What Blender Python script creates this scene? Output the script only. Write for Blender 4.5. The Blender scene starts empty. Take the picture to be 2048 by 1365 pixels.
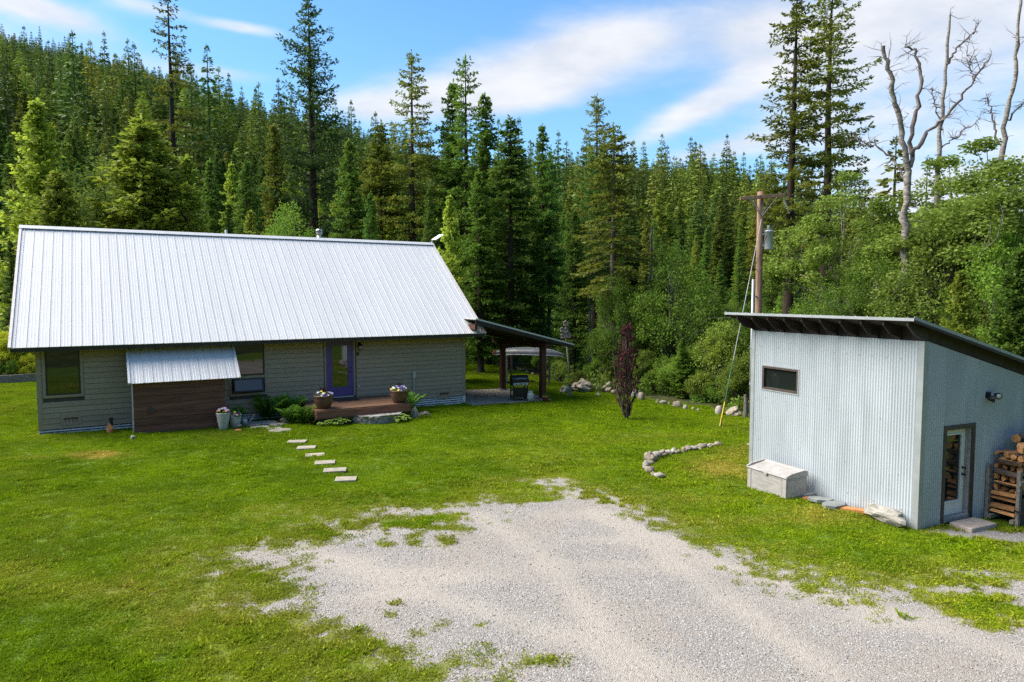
import bpy, bmesh, math, random
import numpy as np
from mathutils import Vector, Matrix

SC = bpy.context.scene
COL = SC.collection
R = math.radians
rng = np.random.default_rng(7)
random.seed(7)

# ------------------------------------------------------------------ camera
F_PX, PITCH, CAM_H = 1374.0, 0.066, 4.557
cd = bpy.data.cameras.new('camera')
cd.sensor_width = 36.0
cd.lens = F_PX / 2048.0 * 36.0
cd.clip_start = 0.1
cd.clip_end = 5000
cam = bpy.data.objects.new('camera', cd)
COL.objects.link(cam)
cam.location = (0, 0, CAM_H)
cam.rotation_euler = (math.pi / 2 - PITCH, 0, 0)
SC.camera = cam

# ------------------------------------------------------------------ render / exposure
SC.view_settings.view_transform = 'Standard'
SC.view_settings.look = 'None'
SC.view_settings.gamma = 1.0
SC.view_settings.exposure = 1.3
SC.cycles.use_denoising = False
SC.cycles.max_bounces = 7
SC.cycles.diffuse_bounces = 4
SC.cycles.glossy_bounces = 2
SC.cycles.transmission_bounces = 4
SC.cycles.transparent_max_bounces = 7
SC.cycles.use_adaptive_sampling = True
SC.cycles.adaptive_threshold = 0.005

# ------------------------------------------------------------------ sun and sky
SUN_DIR = Vector((-0.95, 0.12, 0)).normalized() * math.cos(R(47)) + Vector((0, 0, math.sin(R(47))))
sd = bpy.data.lights.new('sun', 'SUN')
sd.energy = 4.0
sd.angle = R(55)
sd.color = (1.0, 0.92, 0.79)
sun = bpy.data.objects.new('sun', sd)
COL.objects.link(sun)
sun.location = SUN_DIR * 60
sun.rotation_euler = SUN_DIR.to_track_quat('Z', 'Y').to_euler()

world = bpy.data.worlds.new('World')
SC.world = world
world.use_nodes = True
wn = world.node_tree
wn.nodes.clear()


class NT:
    """tiny helper to wire nodes"""
    def __init__(s, tree): s.t = tree
    def n(s, typ, **kw):
        nd = s.t.nodes.new(typ)
        for k, v in kw.items():
            if k == 'ins':
                for a, b in v.items():
                    if hasattr(b, 'is_output') or isinstance(b, bpy.types.NodeSocket):
                        s.t.links.new(b, nd.inputs[a])
                    else:
                        nd.inputs[a].default_value = b
            else:
                setattr(nd, k, v)
        return nd
    def math(s, op, a, b=0.0, clamp=False):
        nd = s.n('ShaderNodeMath', operation=op, use_clamp=clamp)
        for i, v in enumerate((a, b)):
            if isinstance(v, bpy.types.NodeSocket): s.t.links.new(v, nd.inputs[i])
            else: nd.inputs[i].default_value = v
        return nd.outputs[0]
    def mix(s, fac, a, b, blend='MIX'):
        nd = s.n('ShaderNodeMix', data_type='RGBA', blend_type=blend)
        for i, v in ((0, fac), (6, a), (7, b)):
            if isinstance(v, bpy.types.NodeSocket): s.t.links.new(v, nd.inputs[i])
            else: nd.inputs[i].default_value = v if i == 0 else (*v[:3], 1)
        return nd.outputs[2]
    def ramp(s, v, lo, hi, smooth=True):
        nd = s.n('ShaderNodeMapRange', interpolation_type='SMOOTHSTEP' if smooth else 'LINEAR')
        s.t.links.new(v, nd.inputs[0])
        nd.inputs[1].default_value = lo
        nd.inputs[2].default_value = hi
        return nd.outputs[0]
    def noise(s, vec, scale, detail=4, rough=0.55, dist=0.0):
        nd = s.n('ShaderNodeTexNoise')
        if vec is not None: s.t.links.new(vec, nd.inputs['Vector'])
        nd.inputs['Scale'].default_value = scale
        nd.inputs['Detail'].default_value = detail
        nd.inputs['Roughness'].default_value = rough
        nd.inputs['Distortion'].default_value = dist
        return nd.outputs[0]


def px_ray(px, py):
    X = (px - 1024) / F_PX
    Y = -(py - 682.5) / F_PX
    c, s = math.cos(PITCH), math.sin(PITCH)
    return Vector((X, c + Y * s, -s + Y * c))


w = NT(wn)
sky = w.n('ShaderNodeTexSky', sky_type='NISHITA', sun_disc=False)
sky.sun_elevation = math.asin(SUN_DIR.z)
sky.sun_rotation = math.atan2(SUN_DIR.x, SUN_DIR.y)
sky.air_density = 1.0
sky.dust_density = 0.3
sky.ozone_density = 2.0
tc = w.n('ShaderNodeTexCoord')
sep = w.n('ShaderNodeSeparateXYZ', ins={0: tc.outputs['Generated']})
zz = w.math('ADD', w.math('MAXIMUM', sep.outputs[2], 0.0), 0.10)
cu = w.math('DIVIDE', sep.outputs[0], zz)
cv = w.math('DIVIDE', sep.outputs[1], zz)
cvec = w.n('ShaderNodeCombineXYZ', ins={0: cu, 1: cv, 2: 0.37}).outputs[0]
n1 = w.noise(cvec, 0.55, 7, 0.58, 0.35)
n2 = w.noise(cvec, 2.6, 6, 0.6, 0.2)
nn = w.math('ADD', w.math('MULTIPLY', n1, 0.78), w.math('MULTIPLY', n2, 0.22))
# cloud banks: direction-based lobes in the sky dome
def lobe(px, py, wid, hgt, tilt=0.0):
    d = px_ray(px, py).normalized()
    az, el = math.atan2(d.x, d.y), math.asin(d.z)
    return az, el, wid, hgt, tilt
azs = w.math('ARCTAN2', sep.outputs[0], sep.outputs[1])
els = w.math('ARCSINE', w.math('MINIMUM', w.math('MAXIMUM', sep.outputs[2], -1.0), 1.0))
bias = None
for (px, py, wd, hg, tl, amp) in ((1150, 115, .25, .050, .19, .34), (1000, 195, .16, .030, .05, .20), (1420, 205, .14, .022, .42, .30), (1500, 85, .07, .035, .2, .22), (1880, 110, .20, .10, .15, .36),
                                  (1990, 345, .16, .07, .0, .24), (1420, 305, .09, .016, .15, .26), (480, 54, .055, .0085, -.02, .32), (60, 12, .07, .014, -.12, .28), (300, 14, .05, .012, .0, .24), (440, 146, .07, .010, .0, .20), (750, 215, .07, .022, .0, .24),
                                  (2500, 150, .40, .16, .1, .3), (-600, 90, .4, .12, .1, .28)):
    az, el, wd, hg, tl, = lobe(px, py, wd, hg, tl)
    da = w.math('SUBTRACT', azs, az)
    de = w.math('SUBTRACT', w.math('SUBTRACT', els, el), w.math('MULTIPLY', da, tl))
    a2 = w.math('DIVIDE', da, wd); e2 = w.math('DIVIDE', de, hg)
    r2 = w.math('ADD', w.math('MULTIPLY', a2, a2), w.math('MULTIPLY', e2, e2))
    g = w.math('MULTIPLY', w.math('EXPONENT', w.math('MULTIPLY', r2, -1.0)), amp)
    bias = g if bias is None else w.math('ADD', bias, g)
high = w.math('MULTIPLY', w.ramp(sep.outputs[2], 0.42, 0.75), 0.17)  # extra cloud overhead, out of view, added to make the sky light more neutral
dens = w.math('ADD', w.math('ADD', nn, high), w.math('MINIMUM', bias, .34))
cmask = w.math('MULTIPLY', w.ramp(dens, 0.585, 0.90), 0.92)
shade = w.ramp(n2, 0.3, 0.7)
skyrgb = w.mix(1.0, sky.outputs[0], (0.68, 1.13, 1.38), 'MULTIPLY')
# pale veil near the horizon
veil = w.math('MULTIPLY', w.math('SUBTRACT', 1.0, w.ramp(sep.outputs[2], 0.05, 0.55)), 0.22)
skyv = w.mix(veil, skyrgb, (4.2, 5.4, 6.4))
cloud = w.mix(shade, (4.5, 4.65, 5.0), (5.6, 5.6, 5.75))
skyc = w.mix(cmask, skyv, cloud)
bg = w.n('ShaderNodeBackground', ins={0: skyc, 1: 0.072})
w.n('ShaderNodeOutputWorld', ins={0: bg.outputs[0]})

# ------------------------------------------------------------------ calibrated frames
TH, PHI = 0.538, 0.424
HB = Vector((-15.993, 22.976, 0.0))          # house: bottom-left corner of the siding
HU = Vector((math.cos(TH), math.sin(TH), 0)); HN = Vector((-math.sin(TH), math.cos(TH), 0))
SB = Vector((8.527, 14.179, -0.3445))        # shed: near corner
SU = Vector((math.cos(PHI), math.sin(PHI), 0)); SN = Vector((-math.sin(PHI), math.cos(PHI), 0))


def zg(x, y):
    """near ground plane (the yard)"""
    x = min(max(x, -40), 40); y = min(max(y, -10), 60)
    return -0.12 - 0.01247 * (x + 15.6) - 0.0096 * (y - 22.8)


def G(px, py):
    """point of the yard that shows at a photo pixel"""
    d = px_ray(px, py)
    n = Vector((.01247, .0096, 1.0)); p0 = Vector((-15.6, 22.8, -.12)); c = Vector((0, 0, CAM_H))
    return c + d * ((p0 - c).dot(n) / d.dot(n))


def atY(px, py, Y):
    d = px_ray(px, py)
    return Vector((0, 0, CAM_H)) + d * (Y / d.y)


def hl(x, y, z=0):
    return HB + HU * x + HN * y + Vector((0, 0, z))


def sl(x, y, z=0):
    return SB + SU * x + SN * y + Vector((0, 0, z))


# ------------------------------------------------------------------ materials
MATS = {}


def mat(name, c1, c2=None, scale=6.0, rough=0.7, metal=0.0, bump=0.0, bscale=40.0, stretch=(1, 1, 1), spec=0.4, detail=5, rnd=0.0, c3=None, s3=1.0, lo=0.35, hi=0.65, splash=None):
    if name in MATS: return MATS[name]
    m = bpy.data.materials.new(name); m.use_nodes = True
    t = m.node_tree; t.nodes.clear(); q = NT(t)
    tcn = q.n('ShaderNodeTexCoord')
    mp = q.n('ShaderNodeMapping', ins={0: tcn.outputs['Object']}); mp.inputs['Scale'].default_value = stretch
    v = mp.outputs[0]
    oi = q.n('ShaderNodeObjectInfo')
    off = q.n('ShaderNodeVectorMath', operation='ADD', ins={0: v})
    sc = q.n('ShaderNodeVectorMath', operation='SCALE', ins={0: (17.3, 9.1, 13.7)}); t.links.new(oi.outputs['Random'], sc.inputs['Scale'])
    t.links.new(sc.outputs[0], off.inputs[1]); v = off.outputs[0]
    col = None
    if c2 is not None:
        col = q.mix(q.ramp(q.noise(v, scale, detail), lo, hi), c1, c2)
        if c3 is not None:
            col = q.mix(q.math('MULTIPLY', q.ramp(q.noise(v, s3, 4), 0.5, 0.72), 0.8), col, c3)
        if splash:
            zq = q.n('ShaderNodeSeparateXYZ', ins={0: tcn.outputs['Object']}).outputs[2]
            mk = q.math('ADD', q.noise(v, 5.0, 6, .7), q.math('MULTIPLY', q.math('SUBTRACT', .12, zq), 1.1))
            col = q.mix(q.math('MULTIPLY', q.ramp(mk, .48, .85), .75), col, splash)
        if rnd:
            k = q.math('ADD', q.math('MULTIPLY', oi.outputs['Random'], 2 * rnd), 1 - rnd)
            kk = q.n('ShaderNodeCombineXYZ', ins={0: k, 1: k, 2: k}).outputs[0]
            col = q.mix(1.0, col, kk, 'MULTIPLY')
    b = q.n('ShaderNodeBsdfPrincipled')
    if col is not None: t.links.new(col, b.inputs['Base Color'])
    else: b.inputs['Base Color'].default_value = (*c1, 1)
    b.inputs['Roughness'].default_value = rough
    b.inputs['Metallic'].default_value = metal
    b.inputs['Specular IOR Level'].default_value = spec
    if bump:
        bn = q.n('ShaderNodeBump'); bn.inputs['Strength'].default_value = bump; bn.inputs['Distance'].default_value = 0.02
        t.links.new(q.noise(v, bscale, 6), bn.inputs['Height']); t.links.new(bn.outputs[0], b.inputs['Normal'])
    q.n('ShaderNodeOutputMaterial', ins={0: b.outputs[0]})
    MATS[name] = m
    return m


def leaf_mat(name, c_in, c_tip, yellow=None, trans=0.42, var=0.35):
    """foliage: inner colour, colour of the fresh tips, slow blotches of another tone, some light through the leaf"""
    if name in MATS: return MATS[name]
    m = bpy.data.materials.new(name); m.use_nodes = True
    t = m.node_tree; t.nodes.clear(); q = NT(t)
    at = q.n('ShaderNodeAttribute', attribute_name='tip')
    ge = q.n('ShaderNodeNewGeometry'); oi = q.n('ShaderNodeObjectInfo')
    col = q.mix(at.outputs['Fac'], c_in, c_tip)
    no = q.noise(ge.outputs['Position'], 0.9, 3)
    yl = yellow or tuple(min(1, c * 1.5) for c in c_tip)
    col = q.mix(q.math('MULTIPLY', q.ramp(no, 0.45, 0.75), 0.55), col, yl)
    k = q.math('ADD', q.math('MULTIPLY', oi.outputs['Random'], 2 * var), 1 - var)
    k2 = q.math('ADD', q.math('MULTIPLY', q.noise(ge.outputs['Position'], 7.0, 2), 0.9), 0.55)
    kk = q.math('MULTIPLY', k, k2)
    kv = q.n('ShaderNodeCombineXYZ', ins={0: kk, 1: kk, 2: kk}).outputs[0]
    col = q.mix(1.0, col, kv, 'MULTIPLY')
    b = q.n('ShaderNodeBsdfPrincipled', ins={'Base Color': col, 'Roughness': 0.62, 'Specular IOR Level': 0.2})
    tr = q.n('ShaderNodeBsdfTranslucent', ins={0: col})
    ms = q.n('ShaderNodeMixShader', ins={0: trans, 1: b.outputs[0], 2: tr.outputs[0]})
    q.n('ShaderNodeOutputMaterial', ins={0: ms.outputs[0]})
    MATS[name] = m
    return m


def glass_mat(name, tint=(0.012, 0.016, 0.014)):
    if name in MATS: return MATS[name]
    m = bpy.data.materials.new(name); m.use_nodes = True
    t = m.node_tree; t.nodes.clear(); q = NT(t)
    b = q.n('ShaderNodeBsdfPrincipled', ins={'Base Color': (*tint, 1), 'Roughness': 0.02, 'Specular IOR Level': 1.0, 'IOR': 1.5})
    ge = q.n('ShaderNodeNewGeometry')
    bn = q.n('ShaderNodeBump'); bn.inputs['Strength'].default_value = 0.02; bn.inputs['Distance'].default_value = 0.02
    t.links.new(q.noise(ge.outputs['Position'], 2.0, 2), bn.inputs['Height']); t.links.new(bn.outputs[0], b.inputs['Normal'])
    q.n('ShaderNodeOutputMaterial', ins={0: b.outputs[0]})
    MATS[name] = m
    return m


M_roof = mat('white_roof_metal', (.60, .592, .588), (.63, .622, .616), 1.6, .42, .0, 0.02, 30, (3.0, .25, 1), .5, 5, .03, (.575, .565, .558), 1.1)
M_awn = mat('awning_metal', (.62, .605, .59), (.65, .635, .62), 3, .4, .1, .02, 30, (4, .3, 1), .5, 5, .05, (.57, .555, .53), 2.0)
M_trimw = mat('pale_trim_metal', (.58, .52, .50), (.66, .61, .58), 4, .45)
M_galv = mat('galvanised_sheet', (.405, .445, .478), (.46, .50, .535), 1.4, .40, .12, .015, 20, (1, 1, .35), .5, 5, .03, (.36, .395, .425), .9, splash=(.22, .18, .13))
M_galvtrim = mat('galvanised_trim', (.34, .36, .37), (.40, .42, .43), 3, .35, .35)
M_skirt = mat('skirt_metal', (.60, .60, .60), (.70, .70, .70), 5, .35, .2)
M_siding = mat('grey_siding', (.315, .245, .178), (.345, .27, .198), 5, .75, 0, .15, 60, (.25, 1, 3), .3, 5, .05)
M_sidetrim = mat('grey_trim_paint', (.28, .22, .162), (.31, .244, .18), 6, .7, 0, .08, 60)
M_under = mat('wall_underlay', (.06, .055, .05), (.08, .07, .065), 5, .9)
M_dark = mat('dark_frame', (.018, .016, .015), (.03, .026, .024), 8, .45)
M_bronze = mat('bronze_frame', (.055, .040, .034), (.075, .055, .047), 8, .5)
M_purple = mat('purple_paint', (.085, .052, .185), (.105, .065, .22), 6, .45, 0, .03, 50)
M_redwood = mat('stained_planks', (.13, .050, .033), (.21, .088, .056), 3, .65, 0, .2, 60, (.35, 1, 5), .3, 6, .22)
M_post = mat('red_brown_timber', (.065, .022, .016), (.10, .036, .024), 4, .6, 0, .15, 50, (3, 3, .4), .3, 6, .15)
M_deck = mat('deck_boards', (.13, .065, .035), (.21, .115, .065), 4, .6, 0, .15, 50, (.4, 3, 3), .35, 6, .18)
M_black = mat('black_paint', (.012, .012, .013), (.02, .02, .021), 10, .4)
M_rafter = mat('dark_rafters', (.022, .016, .014), (.04, .028, .023), 5, .7, 0, .1, 40)
M_white = mat('white_paint', (.66, .64, .58), (.74, .72, .66), 5, .5, 0, .03, 40)
M_plastic = mat('weathered_resin', (.29, .27, .255), (.36, .335, .32), 4, .55, 0, .08, 60, (1, 1, 3), .4, 5, 0, (.26, .24, .215), 3.0)
M_grey = mat('grey_metal', (.40, .415, .425), (.48, .495, .505), 6, .45, .4)
M_alu = mat('aluminium_hull', (.09, .093, .096), (.13, .133, .136), 3, .45, .4, .03, 20)
M_chrome = mat('flue_metal', (.35, .36, .37), (.5, .5, .5), 8, .3, .8)
M_orange = mat('orange_plastic', (.55, .12, .03), (.62, .16, .05), 8, .5)
M_glass = glass_mat('window_glass')
M_pole = mat('weathered_pole', (.20, .115, .075), (.33, .215, .155), 5, .85, 0, .35, 30, (6, 6, .35), .2, 7, 0, (.12, .075, .055), 2.0)
M_oldwood = mat('old_grey_wood', (.17, .15, .13), (.27, .25, .22), 5, .85, 0, .3, 40, (1, 4, 4), .2, 6, .15)
M_bark = mat('dark_bark', (.045, .033, .026), (.09, .07, .056), 6, .95, 0, .5, 14, (3, 3, .6), .1, 6, .2)
M_barkgrey = mat('grey_bark', (.10, .085, .07), (.19, .17, .145), 5, .95, 0, .5, 14, (3, 3, .6), .1, 6, .2)
M_birch = mat('birch_bark', (.15, .125, .105), (.31, .285, .255), 3, .8, 0, .4, 12, (2, 2, 5), .2, 6, 0, (.045, .032, .026), 1.6)
M_deadwood = mat('dead_wood', (.11, .085, .075), (.22, .19, .17), 4, .9, 0, .3, 20, (3, 3, 1), .2, 6, 0, (.05, .035, .03), 2.0)
M_rock = mat('pale_rock', (.20, .165, .12), (.305, .26, .20), 2.5, .9, 0, .7, 9, (1, 1, 1), .25, 8, .15, (.22, .19, .14), 1.6)
M_rockw = mat('white_rock', (.25, .23, .20), (.36, .34, .305), 3.5, .85, 0, .7, 10, (1, 1, 2), .25, 8, .1, (.28, .24, .185), 2.2)
M_rocklich = mat('lichen_rock', (.24, .19, .125), (.42, .37, .29), 3.0, .9, 0, .8, 10, (1, 1, 1), .2, 8, .1, (.48, .45, .40), 2.4)
M_slate = mat('slate', (.15, .16, .16), (.22, .235, .23), 4, .75, 0, .3, 20, (1, 1, 1), .35, 6, .15)
M_rust = mat('rusty_slab', (.30, .11, .04), (.42, .18, .07), 5, .8, 0, .3, 30, (1, 4, 1), .3, 6, .15)
M_step = mat('stepping_stone', (.25, .225, .175), (.33, .295, .24), 5, .9, 0, .4, 40, (1, 1, 1), .2, 6, .1)
M_flag = mat('flagstone', (.25, .24, .22), (.36, .33, .28), 3, .85, 0, .3, 20, (1, 1, 1), .3, 6, .15, (.34, .22, .12), 2.0)
M_conc = mat('concrete', (.30, .25, .21), (.38, .33, .28), 8, .9, 0, .3, 60)
M_potd = mat('dark_glazed_pot', (.075, .036, .025), (.12, .06, .042), 4, .35, 0, .05, 30)
M_potl = mat('pale_planter', (.40, .40, .36), (.50, .49, .45), 5, .6, 0, .05, 40)
M_terra = mat('terracotta', (.36, .12, .06), (.44, .17, .09), 6, .8)
M_soil = mat('potting_soil', (.02, .014, .01), (.05, .035, .025), 20, .95)
M_wood_end = mat('split_wood', (.34, .15, .055), (.52, .27, .11), 6, .8, 0, .3, 40, (1, 5, 5), .2, 6, .3)
M_wood_bark = mat('firewood_bark', (.05, .036, .028), (.13, .10, .08), 7, .95, 0, .5, 20, (1, 4, 4), .1, 6, .35)
M_yellow = mat('yellow_handle', (.62, .40, .02), (.70, .48, .04), 6, .45)
M_tank = mat('white_tank', (.50, .50, .45), (.56, .56, .51), 6, .35)
M_green = mat('green_sleeve', (.02, .09, .05), (.03, .12, .07), 6, .5)
M_wire = mat('wire_strand', (.40, .42, .42), (.5, .5, .5), 6, .5, .5)
M_rubber = mat('rubber', (.012, .012, .012), (.02, .02, .02), 8, .8)

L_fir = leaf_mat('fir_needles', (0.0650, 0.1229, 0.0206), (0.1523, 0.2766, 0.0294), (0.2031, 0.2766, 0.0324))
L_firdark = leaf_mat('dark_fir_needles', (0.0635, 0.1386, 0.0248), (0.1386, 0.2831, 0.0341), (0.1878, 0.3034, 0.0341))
L_olive = leaf_mat('olive_needles', (0.1042, 0.1389, 0.0195), (0.2083, 0.2430, 0.0279), (0.2690, 0.2430, 0.0307))
L_lime = leaf_mat('lime_needles', (0.2062, 0.2826, 0.0335), (0.4123, 0.5126, 0.0558), (0.5099, 0.5126, 0.0652), .42)
L_pine = leaf_mat('pine_needles', (0.0556, 0.1112, 0.0310), (0.1069, 0.1968, 0.0434), (0.1326, 0.2033, 0.0372))
L_birch = leaf_mat('birch_leaves', (0.1085, 0.1749, 0.0217), (0.2034, 0.2799, 0.0459), (0.1966, 0.2519, 0.0292), .42)
L_green = leaf_mat('green_leaves', (0.0836, 0.1674, 0.0217), (0.1954, 0.3348, 0.0341), (0.2418, 0.3162, 0.0310), .42)
L_yellowish = leaf_mat('yellow_leaves', (0.2790, 0.3488, 0.0223), (0.6045, 0.6510, 0.0372), (0.7672, 0.6278, 0.0372), .42)
L_ygreen = leaf_mat('fresh_leaves', (.10, .16, .02), (.20, .27, .035), (.22, .26, .03), .42)
L_plum = leaf_mat('plum_leaves', (.030, .008, .010), (.075, .018, .024), (.09, .02, .03), .25)
L_fern = leaf_mat('fern_fronds', (0.1162, 0.2480, 0.0223), (0.2209, 0.4339, 0.0409), (0.2558, 0.4216, 0.0372), .42)
L_hosta = leaf_mat('hosta_leaves', (0.1046, 0.2136, 0.0298), (0.4185, 0.5619, 0.1116), (0.2511, 0.4046, 0.0558), .42)
L_grass = None


# ------------------------------------------------------------------ mesh helpers
def smooth(me, ang=None):
    me.polygons.foreach_set('use_smooth', np.ones(len(me.polygons), bool))
    me.update()


def link(o, parent=None):
    COL.objects.link(o)
    if parent is not None: o.parent = parent
    return o


def tag(o, label=None, cat=None, group=None, kind=None):
    if label: o['label'] = label
    if cat: o['category'] = cat
    if group: o['group'] = group
    if kind: o['kind'] = kind
    return o


def empty(name, loc, rz=0.0, label=None, cat=None, group=None):
    o = bpy.data.objects.new(name, None); o.empty_display_size = 0.2
    o.location = loc; o.rotation_euler = (0, 0, rz); COL.objects.link(o)
    return tag(o, label, cat, group)


class MB:
    def __init__(s): s.v = []; s.f = []
    def add(s, vs, fs):
        k = len(s.v); s.v += [tuple(map(float, p)) for p in vs]; s.f += [tuple(k + i for i in f) for f in fs]; return s
    def box(s, x0, x1, y0, y1, z0, z1):
        vs = [(x, y, z) for z in (z0, z1) for y in (y0, y1) for x in (x0, x1)]
        return s.add(vs, [(0, 2, 3, 1), (4, 5, 7, 6), (0, 1, 5, 4), (2, 6, 7, 3), (0, 4, 6, 2), (1, 3, 7, 5)])
    def obox(s, M, sx, sy, sz):
        vs = [M @ Vector((x, y, z)) for z in (-sz / 2, sz / 2) for y in (-sy / 2, sy / 2) for x in (-sx / 2, sx / 2)]
        return s.add(vs, [(0, 2, 3, 1), (4, 5, 7, 6), (0, 1, 5, 4), (2, 6, 7, 3), (0, 4, 6, 2), (1, 3, 7, 5)])
    def beam(s, a, b, wd, ht, up=Vector((0, 0, 1))):
        a = Vector(a); b = Vector(b); d = (b - a); L = d.length; d.normalize()
        sd_ = d.cross(up); sd_ = sd_.normalized() if sd_.length > 1e-5 else Vector((1, 0, 0))
        u_ = sd_.cross(d)
        M = Matrix((d, sd_, u_)).transposed().to_4x4(); M.translation = (a + b) / 2
        return s.obox(M, L, wd, ht)
    def tube(s, path, rad, n=8, cap=True):
        path = [Vector(p) for p in path]
        if not hasattr(rad, '__len__'): rad = [rad] * len(path)
        k = len(s.v); ref = Vector((0.31, 0.77, 0.55))
        for i, p in enumerate(path):
            d = (path[min(i + 1, len(path) - 1)] - path[max(i - 1, 0)]).normalized()
            a = d.cross(ref).normalized(); b = d.cross(a)
            for j in range(n):
                t = 2 * math.pi * j / n
                s.v.append(tuple(p + (a * math.cos(t) + b * math.sin(t)) * rad[i]))
        for i in range(len(path) - 1):
            for j in range(n):
                j2 = (j + 1) % n
                s.f.append((k + i * n + j, k + i * n + j2, k + (i + 1) * n + j2, k + (i + 1) * n + j))
        if cap:
            s.f.append(tuple(k + j for j in range(n))); e = k + (len(path) - 1) * n
            s.f.append(tuple(e + n - 1 - j for j in range(n)))
        return s
    def lathe(s, prof, n=24, c=(0, 0, 0), cap=True):
        k = len(s.v)
        for r, z in prof:
            for j in range(n):
                t = 2 * math.pi * j / n
                s.v.append((c[0] + r * math.cos(t), c[1] + r * math.sin(t), c[2] + z))
        for i in range(len(prof) - 1):
            for j in range(n):
                j2 = (j + 1) % n
                s.f.append((k + i * n + j, k + i * n + j2, k + (i + 1) * n + j2, k + (i + 1) * n + j))
        if cap:
            s.f.append(tuple(k + n - 1 - j for j in range(n))); e = k + (len(prof) - 1) * n
            s.f.append(tuple(e + j for j in range(n)))
        return s
    def prism(s, poly, axis, a, b):
        """poly: 2D points; axis 'x','y','z' extruded a..b"""
        def P(q, t):
            return {'x': (t, q[0], q[1]), 'y': (q[0], t, q[1]), 'z': (q[0], q[1], t)}[axis]
        n = len(poly)
        vs = [P(q, a) for q in poly] + [P(q, b) for q in poly]
        fs = [tuple(range(n)), tuple(range(2 * n - 1, n - 1, -1))] + [(i, i + n, (i + 1) % n + n, (i + 1) % n) for i in range(n)]
        return s.add(vs, fs)
    def mesh(s, name):
        me = bpy.data.meshes.new(name); me.from_pydata(s.v, [], s.f); me.update()
        bm = bmesh.new(); bm.from_mesh(me); bmesh.ops.recalc_face_normals(bm, faces=bm.faces); bm.to_mesh(me); bm.free()
        return me
    def build(s, name, m, parent=None, sm=False, bevel=0.0, kind=None):
        me = s.mesh(name)
        if m: me.materials.append(m)
        if sm: smooth(me)
        o = link(bpy.data.objects.new(name, me), parent)
        if bevel:
            md = o.modifiers.new('bevel', 'BEVEL'); md.width = bevel; md.segments = 2; md.limit_method = 'ANGLE'
        if kind: o['kind'] = kind
        return o


def inst(name, me, parent=None, loc=(0, 0, 0), rot=(0, 0, 0), scl=(1, 1, 1)):
    o = bpy.data.objects.new(name, me); o.location = loc; o.rotation_euler = rot
    o.scale = scl if hasattr(scl, '__len__') else (scl,) * 3
    return link(o, parent)


def np_mesh(name, V, Fc, m, tip=None):
    """V (n,3); Fc (k,3 or 4) -> mesh, fast path"""
    V = np.asarray(V, np.float32); Fc = np.asarray(Fc, np.int32)
    me = bpy.data.meshes.new(name)
    me.vertices.add(len(V)); me.vertices.foreach_set('co', V.ravel())
    k = Fc.shape[1]
    me.loops.add(Fc.size); me.loops.foreach_set('vertex_index', Fc.ravel())
    me.polygons.add(len(Fc)); me.polygons.foreach_set('loop_start', np.arange(0, Fc.size, k, dtype=np.int32))
    try: me.polygons.foreach_set('loop_total', np.full(len(Fc), k, np.int32))
    except Exception: pass
    if tip is not None:
        a = me.attributes.new('tip', 'FLOAT', 'POINT'); a.data.foreach_set('value', np.asarray(tip, np.float32))
    if m: me.materials.append(m)
    me.update(calc_edges=True)
    return me


# python value noise for layout
_perm = np.random.default_rng(3).random((64, 64))


def vnoise(x, y, sc):
    x = np.asarray(x) * sc; y = np.asarray(y) * sc
    xi = np.floor(x).astype(int); yi = np.floor(y).astype(int)
    fx = x - xi; fy = y - yi; fx = fx * fx * (3 - 2 * fx); fy = fy * fy * (3 - 2 * fy)
    g = lambda a, b: _perm[a % 64, b % 64]
    return (g(xi, yi) * (1 - fx) + g(xi + 1, yi) * fx) * (1 - fy) + (g(xi, yi + 1) * (1 - fx) + g(xi + 1, yi + 1) * fx) * fy


def fbm(x, y, sc, o=4):
    r = 0; a = .5; t = 0
    for i in range(o):
        r = r + a * vnoise(np.asarray(x) + 17.3 * i, np.asarray(y) - 9.1 * i, sc * 2 ** i); t += a; a *= .55
    return r / t


def sdf_poly(X, Y, poly):
    """signed distance, positive inside"""
    P = np.array(poly, float); Q = np.roll(P, -1, 0)
    d = np.full(X.shape, 1e9); ins = np.zeros(X.shape, bool)
    for (x0, y0), (x1, y1) in zip(P, Q):
        ex, ey = x1 - x0, y1 - y0
        t = np.clip(((X - x0) * ex + (Y - y0) * ey) / (ex * ex + ey * ey + 1e-9), 0, 1)
        d = np.minimum(d, np.hypot(X - x0 - t * ex, Y - y0 - t * ey))
        c = ((y0 <= Y) & (y1 > Y)) | ((y1 <= Y) & (y0 > Y))
        with np.errstate(divide='ignore', invalid='ignore'):
            xi = x0 + (Y - y0) / (y1 - y0) * ex
        ins ^= c & (X < xi)
    return np.where(ins, d, -d)


def sstep(a, b, x):
    t = np.clip((x - a) / (b - a), 0, 1); return t * t * (3 - 2 * t)


# ------------------------------------------------------------------ terrain
CREST = [(-600, 120), (-200, 40), (0, 62), (100, 85), (200, 108), (300, 135), (400, 172), (450, 198), (520, 218), (600, 240), (680, 252), (740, 275), (800, 300),
         (900, 328), (1000, 335), (1100, 330), (1200, 330), (1300, 340), (1400, 335), (1500, 352), (1600, 410), (1750, 480), (1900, 510), (2048, 528), (2400, 560)]
_az = []; _tn = []
for px, py in CREST:
    d = px_ray(px, py); _az.append(math.atan2(d.x, d.y)); _tn.append(d.z / math.hypot(d.x, d.y))
_az = np.array([-math.pi, -2.2, -1.3] + _az + [1.3, 2.2, math.pi]); _tn = np.array([.34, .32, .13] + _tn + [0.07, .32, .34])  # end values: unseen hills behind the camera, added to block low sky light
HILL_D = 400.0


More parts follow.
